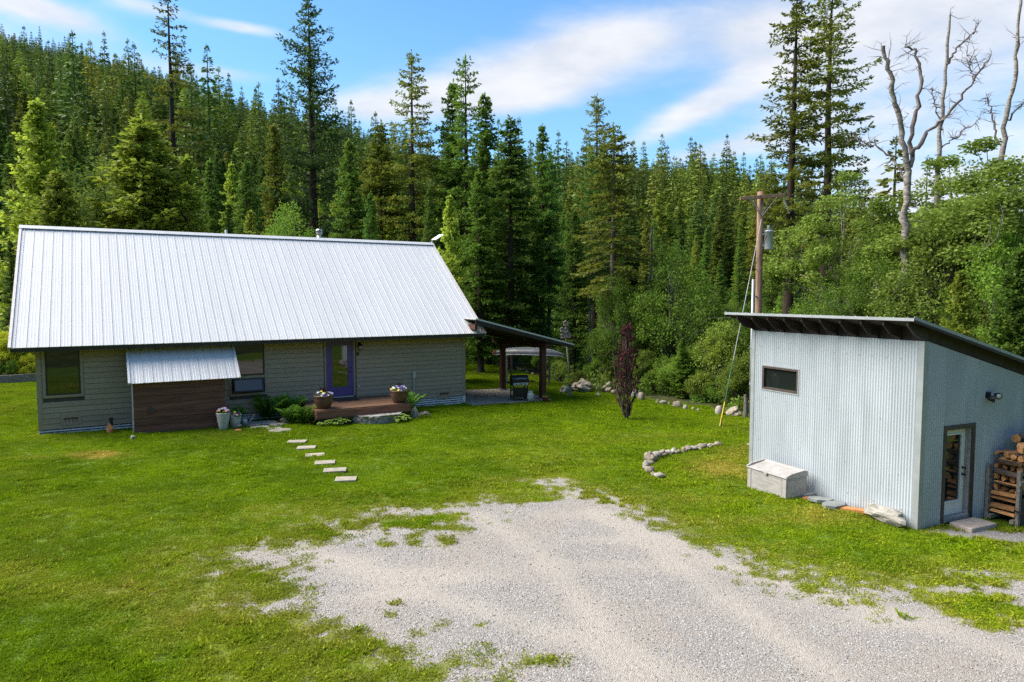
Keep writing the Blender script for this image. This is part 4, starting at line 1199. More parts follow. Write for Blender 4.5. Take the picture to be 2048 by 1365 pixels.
def leaf_ball(seed, n, rx, h0, h1, size, m, name):
    r_ = np.random.default_rng(seed); a = r_.uniform(0, 6.28, n); q = rx * np.sqrt(r_.uniform(0, 1, n))
    C_ = np.stack([q * np.cos(a), q * np.sin(a), h0 + (h1 - h0) * r_.uniform(0, 1, n) * (1 - (q / rx) ** 2 * .7)], -1)
    A_ = unit(r_.normal(size=(n, 3)) + np.array([0, 0, .6])) * size * r_.uniform(.6, 1.2, (n, 1)); B_ = unit(np.cross(A_, r_.normal(size=(n, 3)))) * size * .28
    V_, F_, t_ = quads(C_, A_, B_, r_.uniform(0, 1, n)); return np_mesh(name, V_, F_, m, t_)


def planter(name, P, prof, m, rimr, ztop, cols, seed, label, nfl=40, spikes=False):
    r0 = empty(name, P, 0, label, 'planter')
    MB().lathe(prof, 28).build('pot', m, r0, True)
    MB().lathe([(.01, ztop - .05), (rimr * .92, ztop - .05), (rimr * .92, ztop - .03), (.01, ztop - .02)], 20, cap=False).build('soil', M_soil, r0)
    inst('foliage', leaf_ball(seed, 260, rimr * .98, ztop - .03, ztop + .14, .09, L_green, 'foliage'), r0)
    for c_, b_ in blossom_mesh(seed + 1, nfl, rimr * 1.0, ztop + .05, ztop + .17, cols).items(): b_.build('blossoms', FC[c_], r0, kind='stuff')
    if spikes:
        sp = MB()
        for k in range(16):
            a = k * 2.4; q = random.uniform(.05, .2); sp.tube([(0, .03, ztop - .03), (math.cos(a) * q * .5, .03 + math.sin(a) * q * .5, ztop + .2), (math.cos(a) * q, .03 + math.sin(a) * q, ztop + random.uniform(.28, .42))], [.010, .009, .002], 4)
        sp.build('spike_leaves', L_plum, r0)
    return r0


bowl = [(.0, 0), (.21, 0), (.24, .02), (.33, .22), (.355, .34), (.345, .42), (.37, .45), (.375, .49), (.35, .50), (.33, .48), (.32, .42)]
P = hl(9.02, -2.25, DKZ + .004); planter('glazed_planter', P, bowl, M_potd, .33, .48, ['white', 'yellow', 'violet', 'white', 'deep', 'lilac'], 11, 'dark brown glazed bowl planter on the deck, left of the door', 46, True)
P = hl(12.0, -2.35, DKZ + .004); planter('glazed_planter', P, bowl, M_potd, .33, .48, ['lilac', 'lilac', 'yellow', 'white', 'lilac', 'violet'], 31, 'dark brown glazed bowl planter at the right end of the deck', 46, True)
tall = [(.0, 0), (.13, 0), (.14, .02), (.20, .35), (.225, .56), (.235, .60), (.225, .61), (.205, .58)]
P = G(447, 859); planter('tall_planter', P, tall, M_potl, .21, .58, ['orange', 'lilac', 'orange', 'yellow', 'lilac'], 51, 'taller pale planter with orange pansies beside the plank bump-out', 60)
short = [(.0, 0), (.13, 0), (.14, .02), (.19, .24), (.21, .38), (.215, .41), (.205, .42), (.19, .40)]
P = G(471, 855); planter('short_planter', P, short, M_potl, .20, .40, ['deep', 'violet', 'deep', 'yellow', 'violet', 'white'], 71, 'shorter pale planter with dark purple pansies', 46)
# watering can
P = G(489, 852)
wc = empty('watering_can', P, .4, 'small galvanised watering can with a long spout by the planters', 'watering can')
MB().lathe([(.0, 0), (.11, 0), (.11, .22), (.085, .26), (.05, .265)], 16).build('body', M_galvtrim, wc, True)
MB().tube([(.10, 0, .06), (.20, 0, .16), (.31, 0, .31)], [.028, .02, .016], 8).build('spout', M_galvtrim, wc, True)
MB().lathe([(.016, 0), (.05, .05), (.045, .06)], 12, (.325, 0, .32)).build('rose', M_terra, wc, True)
MB().tube([(-.10, 0, .20), (-.19, 0, .20), (-.20, 0, .10), (-.11, 0, .05)], .010, 6).build('handle', M_galvtrim, wc)
# yard hydrant at the left of the house front
P = G(219, 864)
hy = empty('garden_hydrant', P, 0, 'dark short standpipe beside a stone at the left house front', 'standpipe')
MB().tube([(0, .12, 0), (0, .12, .42)], .055, 10).lathe([(.075, 0), (.075, .06), (.03, .075)], 12, (0, .12, .40)).build('pipe', M_black, hy)
rock('garden_rock', 219, 866, 15, .7, .36, M_rust, 'tan pointed stone in front of the dark standpipe', 'rock', None, 1, 0, SHARP, .15)

# ================================================================== PATIO SHELTER at the right end of the house
pad_m = mat('patio_gravel', (.20, .17, .145), (.50, .44, .38), 16, .95, 0, .8, 60, (1, 1, 1), .2, 6, 0, (.40, .33, .26), 1.2)
zp = zg(*hl(18.2, 1.4).xy[:])
pv = [(16.15, -.72), (18.2, -.92), (20.35, -.80), (20.5, 1.2), (20.4, 3.6), (18.5, 4.0), (16.15, 4.0)]
o = MB().prism(pv, 'z', -.2, .035).build('patio', pad_m); P = hl(0, 0, 0); o.location = (HB.x, HB.y, zp - .0); o.rotation_euler = (R(0), R(.6), TH)
o.location.z = zp + .18
tag(o, 'gravel patio pad under the timber shelter', None, None, 'structure')
sh_ = empty('patio_shelter', hl(0, 0, 0), TH, 'dark timber lean-to shelter on two red-brown posts at the house end', 'shelter')
S0, S1, SY0, SY1 = 16.16, 21.5, -1.0, 4.3
rzz = lambda x: 3.44 - (x - 16.5) * .249
for yy in (-.56, 3.27):
    MB().box(20.0 - .125, 20.0 + .125, yy - .125, yy + .125, -.62, 2.06).build('post', M_post, sh_, bevel=.01)
    MB().box(20.0 - .19, 20.0 + .19, yy - .19, yy + .19, -.66, -.34).build('footing', M_conc, sh_)
MB().box(20.0 - .11, 20.0 + .11, -.98, 4.2, 2.062, 2.28).build('header_beam', M_post, sh_)
MB().box(16.17, 16.29, -.9, 4.2, 3.05, 3.26).build('ledger', M_post, sh_)
for k in range(7):
    yy = -.93 + k * .86
    MB().prism([(16.3, rzz(16.3) - .06), (S1 - .1, rzz(S1 - .1) - .06), (S1 - .1, rzz(S1 - .1) - .19), (16.3, rzz(16.3) - .22)], 'y', yy - .025, yy + .025).build('rafter', M_rafter, sh_)
pa = math.atan(.249); plen = (S1 - S0) / math.cos(pa)
o = MB().box(.0, plen - .01, SY0 + .02, SY1 - .02, -.055, -.021).build('roof_deck', M_rafter, sh_); o.location = (S0, 0, rzz(S0)); o.rotation_euler = (0, pa, 0)
pm = sheet_mesh('shelter_sheet', (SY1 - SY0) / 6 - .001, plen + .03, M_awn)
for k in range(6):
    o = inst('roof_sheet', pm, sh_, (S0, SY1 - k * (SY1 - SY0) / 6, rzz(S0)))
    o.rotation_euler = (Matrix.Rotation(pa, 4, 'Y') @ Matrix.Rotation(-math.pi / 2, 4, 'Z')).to_euler()
MB().prism([(S0, rzz(S0) + .038), (S1 + .02, rzz(S1 + .02) + .038), (S1 + .02, rzz(S1 + .02) - .03), (S0, rzz(S0) - .03)], 'y', SY0 - .012, SY0 - .001).build('edge_trim', M_awn, sh_)
MB().prism([(S0, rzz(S0) - .032), (S1 - .02, rzz(S1 - .02) - .032), (S1 - .02, rzz(S1 - .02) - .17), (S0, rzz(S0) - .24)], 'y', SY0 + .0, SY0 + .03).build('barge_board', M_rafter, sh_)

# ------------------------------------------------------------------ gas grill
gp = G(1038, 803); gz_ = zp + .2 - .0
gr = empty('gas_grill', (gp.x, gp.y + .15, zp + .03), TH - .25, 'black gas grill with a hooded lid on the patio under the shelter', 'grill')
for sx in (-1, 1):
    for sy in (-1, 1):
        MB().beam((sx * .34, sy * .22, .06), (sx * .34, sy * .22, .74), .045, .045).build('leg', M_black, gr)
MB().box(-.38, .38, -.25, .25, .16, .20).build('bottom_shelf', M_black, gr)
MB().box(-.37, .37, -.26, -.235, .22, .62).build('front_panel', M_black, gr)
fb = MB().box(-.40, .40, -.27, .25, .72, .90).build('firebox', M_black, gr, bevel=.02)
pn = MB().box(-.36, .36, -.31, -.271, .74, .86).build('control_panel', M_grey, gr)
for k in range(3): MB().tube([(-.2 + .2 * k, -.312, .80), (-.2 + .2 * k, -.345, .80)], .026, 12).build('knob', M_black, gr)
hp = [(-.27, .902), (-.27, 1.02), (-.20, 1.13), (-.06, 1.19), (.10, 1.18), (.22, 1.08), (.25, .902)]
lid = MB().prism(hp, 'x', -.41, .41).build('hood', M_black, gr, bevel=.02)
MB().tube([(-.27, -.30, 1.03), (-.27, -.34, 1.05), (.27, -.34, 1.05), (.27, -.30, 1.03)], .014, 8).build('hood_handle', M_grey, gr)
MB().lathe([(.045, 0), (.045, .012)], 14, (0, 0, 0)).build('thermometer', M_grey, gr).location = (0, -.235, 1.08)
for sx in (-1, 1): MB().box(sx * .60 - .18, sx * .60 + .18, -.22, .20, .86, .885).build('side_shelf', M_black, gr, bevel=.008)
for sy in (-.2, .2):
    o = MB().lathe([(.02, -.03), (.085, -.025), (.09, 0), (.085, .025), (.02, .03)], 16).build('wheel', M_rubber, gr, True); o.location = (.37, sy, .09); o.rotation_euler = (0, R(90), 0)
tk = gr.location + Vector((math.cos(TH - .25) * .45 + math.sin(TH - .25) * .38, math.sin(TH - .25) * .45 - math.cos(TH - .25) * .38, 0))
ta = empty('propane_tank', tk, 0, 'white propane cylinder standing beside the black grill', 'gas cylinder')
MB().lathe([(.0, .02), (.11, .02), (.135, .06), (.155, .10), (.155, .30), (.13, .37), (.05, .40), (.03, .41), (.03, .45), (.0, .45)], 20).build('tank', M_tank, ta, True)
MB().lathe([(.12, .36), (.125, .46), (.115, .46), (.11, .36)], 20, cap=False).lathe([(.11, 0), (.115, .04), (.105, .04)], 20, cap=False).build('collar', M_tank, ta)
tpot = empty('terracotta_pot', G(1091, 803), 0, 'small terracotta pot at the foot of the right shelter post', 'pot')
MB().lathe([(.0, 0), (.11, 0), (.155, .20), (.175, .20), (.18, .26), (.16, .26), (.15, .22)], 18).build('pot', M_terra, tpot, True)
inst('foliage', leaf_ball(3, 120, .15, .2, .36, .08, L_green, 'foliage'), tpot)

# ------------------------------------------------------------------ canoe upside down on a rack
cy_ = 39.5
c0 = atY(1000, 705, cy_); c1 = atY(1112, 708, cy_ - .8)
cn = (c0 + c1) / 2; cz = 1.22
can = empty('canoe', (cn.x, cn.y, cz), math.atan2(c1.y - c0.y, c1.x - c0.x), 'grey aluminium canoe lying upside down on a rack beyond the patio', 'canoe')
V_, F_ = [], []
CL, NS, NR = 4.1, 28, 11
for i in range(NS + 1):
    t = i / NS * 2 - 1; wd_ = .44 * (1 - abs(t) ** 2.6) + .005; hg_ = .36 * (1 - .25 * abs(t) ** 3); zb_ = -.10 * abs(t) ** 4
    for j in range(NR):
        a = math.pi * j / (NR - 1)
        V_.append((t * CL / 2, wd_ * math.cos(a), hg_ * (math.sin(a) ** .7) * (.55 + .45 * (1 - abs(t) ** 3)) + zb_))
for i in range(NS):
    for j in range(NR - 1): a = i * NR + j; F_.append((a, a + 1, a + NR + 1, a + NR))
MB().add(V_, F_).build('hull', M_alu, can, True)
gw = MB()
for sg in (1, -1): gw.tube([(t * CL / 2, sg * (.44 * (1 - abs(t) ** 2.6) + .005), -.10 * abs(t) ** 4) for t in np.linspace(-1, 1, 15)], .022, 6)
gw.build('gunwale', M_grey, can)
MB().tube([(-CL / 2, 0, -.10), (-CL / 2 - .01, 0, .02), (-CL / 2 + .12, 0, .19)], [.05, .06, .04], 8).build('bow_bumper', M_orange, can)
MB().tube([(t * CL / 2, 0, .36 * (1 - .25 * abs(t) ** 3) * (.55 + .45 * (1 - abs(t) ** 3)) - .10 * abs(t) ** 4 + .005) for t in np.linspace(-.97, .97, 15)], .014, 5).build('keel', M_grey, can)
rk = empty('canoe_rack', (cn.x, cn.y, zg(cn.x, cn.y)), can.rotation_euler.z, 'rough timber rack carrying the upturned canoe', 'rack')
zt_ = cz - zg(cn.x, cn.y) - .03
for sx in (-1.1, 1.15):
    MB().beam((sx, -.7, zt_ - .06), (sx, .7, zt_ - .06), .09, .09).build('crossbar', M_oldwood, rk)
    for sy in (-.55, .55): MB().beam((sx, sy, -.05), (sx, sy, zt_ - .10), .10, .10).build('post', M_oldwood, rk)
# ------------------------------------------------------------------ birdhouse pole
bp = atY(1127, 700, 40.2); bz = zg(bp.x, bp.y)
bh = empty('birdhouse_pole', (bp.x + .35, bp.y, bz), 0, 'leaning grey pole with a cluster of weathered birdhouses at the wood edge', 'birdhouse')
MB().tube([(.1, 0, 0), (-.1, 0, 1.6), (-.25, 0, 3.4)], [.07, .06, .05], 8).build('pole', M_oldwood, bh, True)
for (x, y, z, s_) in ((-.42, -.12, 2.95, .9), (-.10, -.12, 2.62, 1.15), (-.40, -.12, 2.58, .85), (-.22, -.02, 3.30, 1.0), (-.20, -.13, 2.95, .8)):
    q = MB().prism([(-.13 * s_, 0), (.13 * s_, 0), (.13 * s_, .22 * s_), (0, .30 * s_), (-.13 * s_, .22 * s_)], 'y', -.12 * s_, .12 * s_)
    o = q.build('birdhouse', M_oldwood, bh); o.location = (x, y, z)
    rf_ = MB().obox(Matrix.Translation((-.08 * s_, 0, .27 * s_)) @ Matrix.Rotation(R(-32), 4, 'Y'), .2 * s_, .3 * s_, .02).obox(Matrix.Translation((.08 * s_, 0, .27 * s_)) @ Matrix.Rotation(R(32), 4, 'Y'), .2 * s_, .3 * s_, .02)
    r2 = rf_.build('birdhouse_roof', M_oldwood, o)
    MB().tube([(0, -.121 * s_, .14 * s_), (0, -.126 * s_, .14 * s_)], .03 * s_, 10).build('entrance_hole', M_black, o)
# ------------------------------------------------------------------ small post by the boulders
P = G(1140, 792)
pl = empty('path_light', P, 0, 'short dark bollard with a green cap by the craggy boulders', 'bollard')
MB().box(-.07, .07, -.07, .07, -.1, .50).build('post', M_oldwood, pl); MB().box(-.09, .09, -.09, .09, .502, .57).build('cap', M_green, pl, bevel=.015)

# ================================================================== UTILITY POLE
UY = 28.7
ub = atY(1517, 700, UY); uz = zg(ub.x, ub.y)
utop = atY(1521, 384, UY).z
up = empty('utility_pole', (ub.x, ub.y, uz), 0, 'brown timber utility pole with crossarm and grey transformer behind the shed', 'utility pole')
UH = utop - uz
dxp = atY(1521, 384, UY).x - ub.x
MB().tube([(dxp * t, 0, UH * t - .3 * (1 - t)) for t in (0, .25, .5, .75, 1)], [.165, .153, .142, .132, .12], 14).build('pole', M_pole, up, True)
a0 = atY(1477, 399, UY) - up.location; a1 = atY(1566, 392, UY) - up.location
ca = MB(); ca.beam((a0.x, -.19, a0.z), (a1.x, -.19, a1.z), .11, .14); ca.build('crossarm', M_pole, up, bevel=.008)
mid = (a0 + a1) / 2
for ex in (-.58, .56):
    MB().tube([(dxp * .93, -.19, UH - 1.05), (mid.x + ex, -.26, mid.z - .04)], .022, 6).build('arm_brace', M_oldwood, up)
    MB().tube([(dxp * .93, -.17, UH - 1.0), (mid.x + ex * .62, -.12, mid.z - .04)], .018, 6).build('arm_brace', M_oldwood, up)
ins_ = MB()
for k in range(7): ins_.lathe([(.02, 0), (.045, .012), (.02, .03)], 10, (0, 0, -.07 * k))
o = ins_.build('insulator', M_grey, up); o.location = (a1.x - .05, -.2, a1.z - .16); o.rotation_euler = (0, R(-24), 0)
o = inst('insulator', o.data, up, (a0.x + .62, -.26, a0.z - .06), (0, R(20), 0), .5)
MB().tube([(a1.x - .05, -.2, a1.z - .06), (a1.x + .16, -.2, a1.z - .62), (a1.x + .22, -.2, a1.z - .74)], .014, 6).build('jumper_lead', M_wire, up)
t0 = atY(1534, 500, UY) - up.location
tr = empty('transformer', (t0.x + .03, -.05, t0.z)); tr.parent = up
MB().lathe([(.0, 0), (.19, 0), (.195, .03), (.195, .72), (.21, .73), (.21, .76), (.17, .80), (.0, .82)], 22).build('tank', M_grey, tr, True)
MB().lathe([(.055, .80), (.07, .85), (.05, .88), (.07, .92), (.05, .95), (.06, .99), (.02, 1.0)], 12, (-.02, -.02, 0)).build('bushing', M_grey, tr, True)
MB().tube([(.17, 0, .74), (.22, 0, .92), (.27, 0, 1.02)], [.02, .02, .028], 8).build('arrester', M_black, tr)
MB().box(-.30, -.18, -.06, .06, .15, .22).box(-.30, -.18, -.06, .06, .60, .67).build('mounting_lug', M_grey, tr)
MB().tube([(-.15, -.15, .55), (-.30, -.28, .1), (-.50, -.2, -.45), (-.62, -.2, -.72), (-.45, -.2, -.95), (-.32, -.2, -.7)], .012, 6).build('service_lead', M_black, tr)
# guy wire
an = G(1440, 852); gt_ = Vector((up.location.x + dxp * .9, up.location.y - .16, uz + UH - 1.15)); gd = gt_ - an
gy = empty('guy_wire', an, 0, 'slanting guy wire with yellow and green sleeves anchored in the lawn', 'guy wire')
MB().tube([gd * .30, gd * .66, gd * 1.0], .013, 6).build('strand', M_wire, gy)
MB().tube([gd * .105, gd * .302], .020, 8).build('green_sleeve', M_green, gy)
MB().tube([gd * 0, gd * .108], .025, 8).build('yellow_sleeve', M_yellow, gy)
MB().tube([(.05, .0, -.06), (.07, .02, .30)], .02, 6).build('anchor_rod', M_bronze, gy)
# service mast
cb = G(1500, 838); ctz = atY(1500, 559, cb.y).z
mm = empty('service_mast', (cb.x, cb.y, zg(cb.x, cb.y)), 0, 'slim pale grey conduit mast left of the utility pole', 'conduit')
CH = ctz - zg(cb.x, cb.y)
MB().tube([(0, 0, -.1), (0, 0, CH)], .052, 12).build('pipe', M_galvtrim, mm, True)
for z in (1.4, 2.9): MB().lathe([(.066, 0), (.066, .1)], 12, (0, 0, z)).build('coupling', M_galvtrim, mm)
MB().beam((0, 0, CH - .7), (up.location.x + dxp * .4 - cb.x - .1, up.location.y - cb.y, CH - .7), .04, .05).build('standoff', M_grey, mm)
P = G(1492, 836)
sp_ = MB().tube([(0, 0, -.05), (.02, .0, .55), (-.02, 0, .95)], [.10, .09, .06], 8); o = sp_.build('old_post', M_deadwood); o.location = (P.x, P.y + .1, P.z)
tag(o, 'weathered dark stub post at the foot of the conduit mast', 'post')

# ================================================================== FIREWOOD at the shed's right wall
rkx0, rkx1, rky0, rky1 = 2.14, 4.6, -.70, -.12
fr = empty('firewood_rack', sl(0, 0, 0), PHI, 'dark timber rack holding firewood against the shed', 'rack')
for x in (2.20, 3.02, 4.5):
    for y in (rky0 - .02, rky1 + .03): MB().box(x - .04, x + .04, y - .035, y + .035, -.06, 1.16 if x < 4 else 1.6).build('upright', M_oldwood, fr)
for y in (rky0 - .075, ): MB().box(2.12, 3.10, y - .015, y + .02, .86, .95).build('rail', M_oldwood, fr)
MB().box(2.26, 2.97, rky0 - .055, rky0 - .03, .0, .56).build('front_board', M_under, fr)
MB().box(2.12, 4.6, rky0 + .02, rky0 + .1, .005, .08).build('skid', M_oldwood, fr)
MB().box(2.12, 4.6, rky1 - .1, rky1 - .02, .005, .08).build('skid', M_oldwood, fr)


def log_mesh(seed, split):
    r_ = np.random.default_rng(seed); n = 10; L = .5
    if split:
        a0_ = r_.uniform(0, 6); sp_a = r_.uniform(1.2, 2.2)
        ring = [(0, 0)] + [(math.cos(a0_ + sp_a * k / 5) * r_.uniform(.9, 1.05), math.sin(a0_ + sp_a * k / 5) * r_.uniform(.9, 1.05)) for k in range(6)]
        c = np.mean(ring, 0); ring = [((x - c[0]) * 1.25, (y - c[1]) * 1.25) for x, y in ring]
    else: ring = [(math.cos(6.283 * k / n) * r_.uniform(.85, 1.05), math.sin(6.283 * k / n) * r_.uniform(.85, 1.05)) for k in range(n)]
    m = len(ring)
    V_ = [(-L / 2 + r_.uniform(-.01, .01), x * .075, y * .075) for x, y in ring] + [(L / 2 + r_.uniform(-.01, .01), x * .075, y * .075) for x, y in ring]
    F_ = [tuple(range(m)), tuple(range(2 * m - 1, m - 1, -1))] + [(i, i + m, (i + 1) % m + m, (i + 1) % m) for i in range(m)]
    me = bpy.data.meshes.new('log'); me.from_pydata(V_, [], F_); me.materials.append(M_wood_bark); me.materials.append(M_wood_end)
    for i, p in enumerate(me.polygons):
        p.material_index = 1 if i < 2 or (split and i in (2, len(me.polygons) - 1)) else 0
    me.update(); return me


LOGS = [log_mesh(k, k % 3 != 0) for k in range(12)]
lr = random.Random(4)
def put_log(x, y, z, along, sc=1.0, k=None, lb='split log with its end facing out in the firewood stack', gp_='split logs stacked end-out'):
    o = inst('firewood_log', LOGS[lr.randrange(12) if k is None else k], None, sl(x, y, z), (lr.uniform(0, 6.28) if along == 'y' else lr.uniform(-.3, .3), lr.uniform(-.05, .05), 0), (1, sc, sc))
    rotz = PHI + (math.pi / 2 if along == 'y' else 0) + lr.uniform(-.06, .06)
    o.rotation_euler = (Matrix.Rotation(rotz, 4, 'Z') @ Matrix.Rotation(lr.uniform(-.04, .04), 4, 'Y') @ Matrix.Rotation(lr.uniform(0, 6.28), 4, 'X')).to_euler()
    return tag(o, lb, 'log', gp_)
# crib end: rows alternate direction
z = .66; k = 0
while z < 1.48:
    if k % 2 == 0:
        for y in (rky0 + .05, rky0 + .20, rky0 + .36, rky1 - .03): put_log(2.58 + lr.uniform(-.04, .04), y, z, 'x', lr.uniform(.85, 1.15), None, 'split log lying lengthwise in the crib end of the woodpile', 'lengthwise logs of the crib end')
    else:
        for x in (2.28, 2.45, 2.62, 2.80): put_log(x, (rky0 + rky1) / 2 - .02, z, 'y', lr.uniform(.85, 1.1), None, 'split log laid crosswise in the crib end of the woodpile', 'crosswise logs of the crib end')
    z += .125; k += 1
z = .14
while z < .62:
    for x in np.arange(2.3, 2.95, .15): put_log(x, (rky0 + rky1) / 2 + .04, z, 'y', .95, None, 'dark log behind the board at the foot of the woodpile', 'logs behind the low board')
    z += .14
# main stack, ends facing out
z = .14; k = 0
while z < 1.76:
    for x in np.arange(3.14 + (.07 if k % 2 else 0), 4.42, .145):
        put_log(x + lr.uniform(-.02, .02), (rky0 + rky1) / 2 - .03 + lr.uniform(-.06, .03), z + lr.uniform(-.015, .015), 'y', lr.uniform(.9, 1.15))
    z += .125; k += 1
put_log(2.62, rky0 + .12, 1.60, 'x', 1.5, 1, 'thick bright orange split log lying on top of the crib end', None)
put_log(2.95, rky0 + .38, 1.74, 'x', 1.3, 0, 'dark bark-covered round log on top of the woodpile', None)
for k in range(4):
    put_log(3.35 + .28 * k, rky0 + .2, 1.90 + (.02 if k % 2 else 0), 'x' if k % 2 else 'y', 1.1, None, 'log lying loose along the crest of the woodpile', 'loose logs on the crest')
# long-handled tools leaning on the rack
for (xa, xb, za, zb_, m, lb) in ((2.10, 2.17, .36, 1.02, M_yellow, 'short yellow-handled splitting maul leaning at the corner of the woodpile'), (2.40, 2.56, .03, .78, M_yellow, 'longer yellow-handled maul leaning on the woodpile front'), (2.50, 2.58, .03, .52, M_wood_end, 'wooden-handled axe leaning beside the yellow maul')):
    t_ = empty('splitting_maul', sl(xa, rky0 - .30, za), PHI, lb, 'maul')
    MB().tube([(0, 0, 0), ((xb - xa), .16, zb_ - za)], .019, 8).build('handle', m, t_, True)
    MB().box(-.08, .08, -.03, .03, -.035, .035).build('head', M_black, t_, bevel=.01)
    if za > .2:
        MB().box(-.02, .02, -.0, .3, -.06, -.036).build('hook', M_black, t_)
bn = empty('tool_crate', sl(3.00, -1.08, 0), PHI + .1, 'black slatted plastic crate at the foot of the woodpile', 'crate')
MB().box(-.28, .28, -.20, .20, .0, .02).build('base', M_black, bn)
for k in range(4):
    z0 = .025 + k * .075
    MB().box(-.29, .29, -.215, -.20, z0, z0 + .055).build('slat', M_black, bn); MB().box(-.29, .29, .20, .215, z0, z0 + .055).build('slat', M_black, bn)
    MB().box(-.305, -.29, -.20, .20, z0, z0 + .055).build('slat', M_black, bn); MB().box(.29, .305, -.20, .20, z0, z0 + .055).build('slat', M_black, bn)
MB().box(-.31, .31, -.22, .22, .33, .37).build('lid', M_black, bn, bevel=.01)

# ================================================================== GARDEN BED at the far left
ga = Vector((-29.5, 34.7, 0)); gb = Vector((-24.2, 38.9, 0))
gd_ = empty('garden_edging', (ga.x, ga.y, zg(ga.x, ga.y)), math.atan2(gb.y - ga.y, gb.x - ga.x), 'long grey timber edging of the garden bed left of the house', 'edging')
gl = (gb - ga).length
MB().box(-3, gl, -.06, .06, -.05, .17).build('timber', M_oldwood, gd_); MB().box(-3, gl, -.01, .11, .175, .36).build('timber', M_oldwood, gd_)
for k in range(4): MB().box(-2 + k * 2.6, -1.9 + k * 2.6, -.12, -.062, -.1, .35).build('stake', M_oldwood, gd_)

# ================================================================== TREES
def tube_np(P, rad, n=5):
    P = np.asarray(P, float); k = len(P)
    T = np.gradient(P, axis=0); T = unit(T); ref = np.array([.31, .77, .25]); A_ = unit(np.cross(T, ref)); B_ = np.cross(T, A_)
    t = np.arange(n) * 2 * math.pi / n
    V_ = P[:, None] + (A_[:, None] * np.cos(t)[None, :, None] + B_[:, None] * np.sin(t)[None, :, None]) * np.asarray(rad)[:, None, None]
    i = np.arange(k - 1)[:, None] * n + np.arange(n)[None]; j = np.arange(k - 1)[:, None] * n + (np.arange(n)[None] + 1) % n
    F_ = np.stack([i, j, j + n, i + n], -1).reshape(-1, 4)
    return V_.reshape(-1, 3), F_


class Acc:
    def __init__(s): s.V = []; s.F = []; s.T = []; s.k = 0
    def add(s, V_, F_, T_=None):
        s.V.append(V_); s.F.append(np.asarray(F_) + s.k); s.k += len(V_)
        if T_ is not None: s.T.append(T_)
    def mesh(s, name, m): return np_mesh(name, np.concatenate(s.V), np.concatenate(s.F), m, np.concatenate(s.T) if s.T else None)


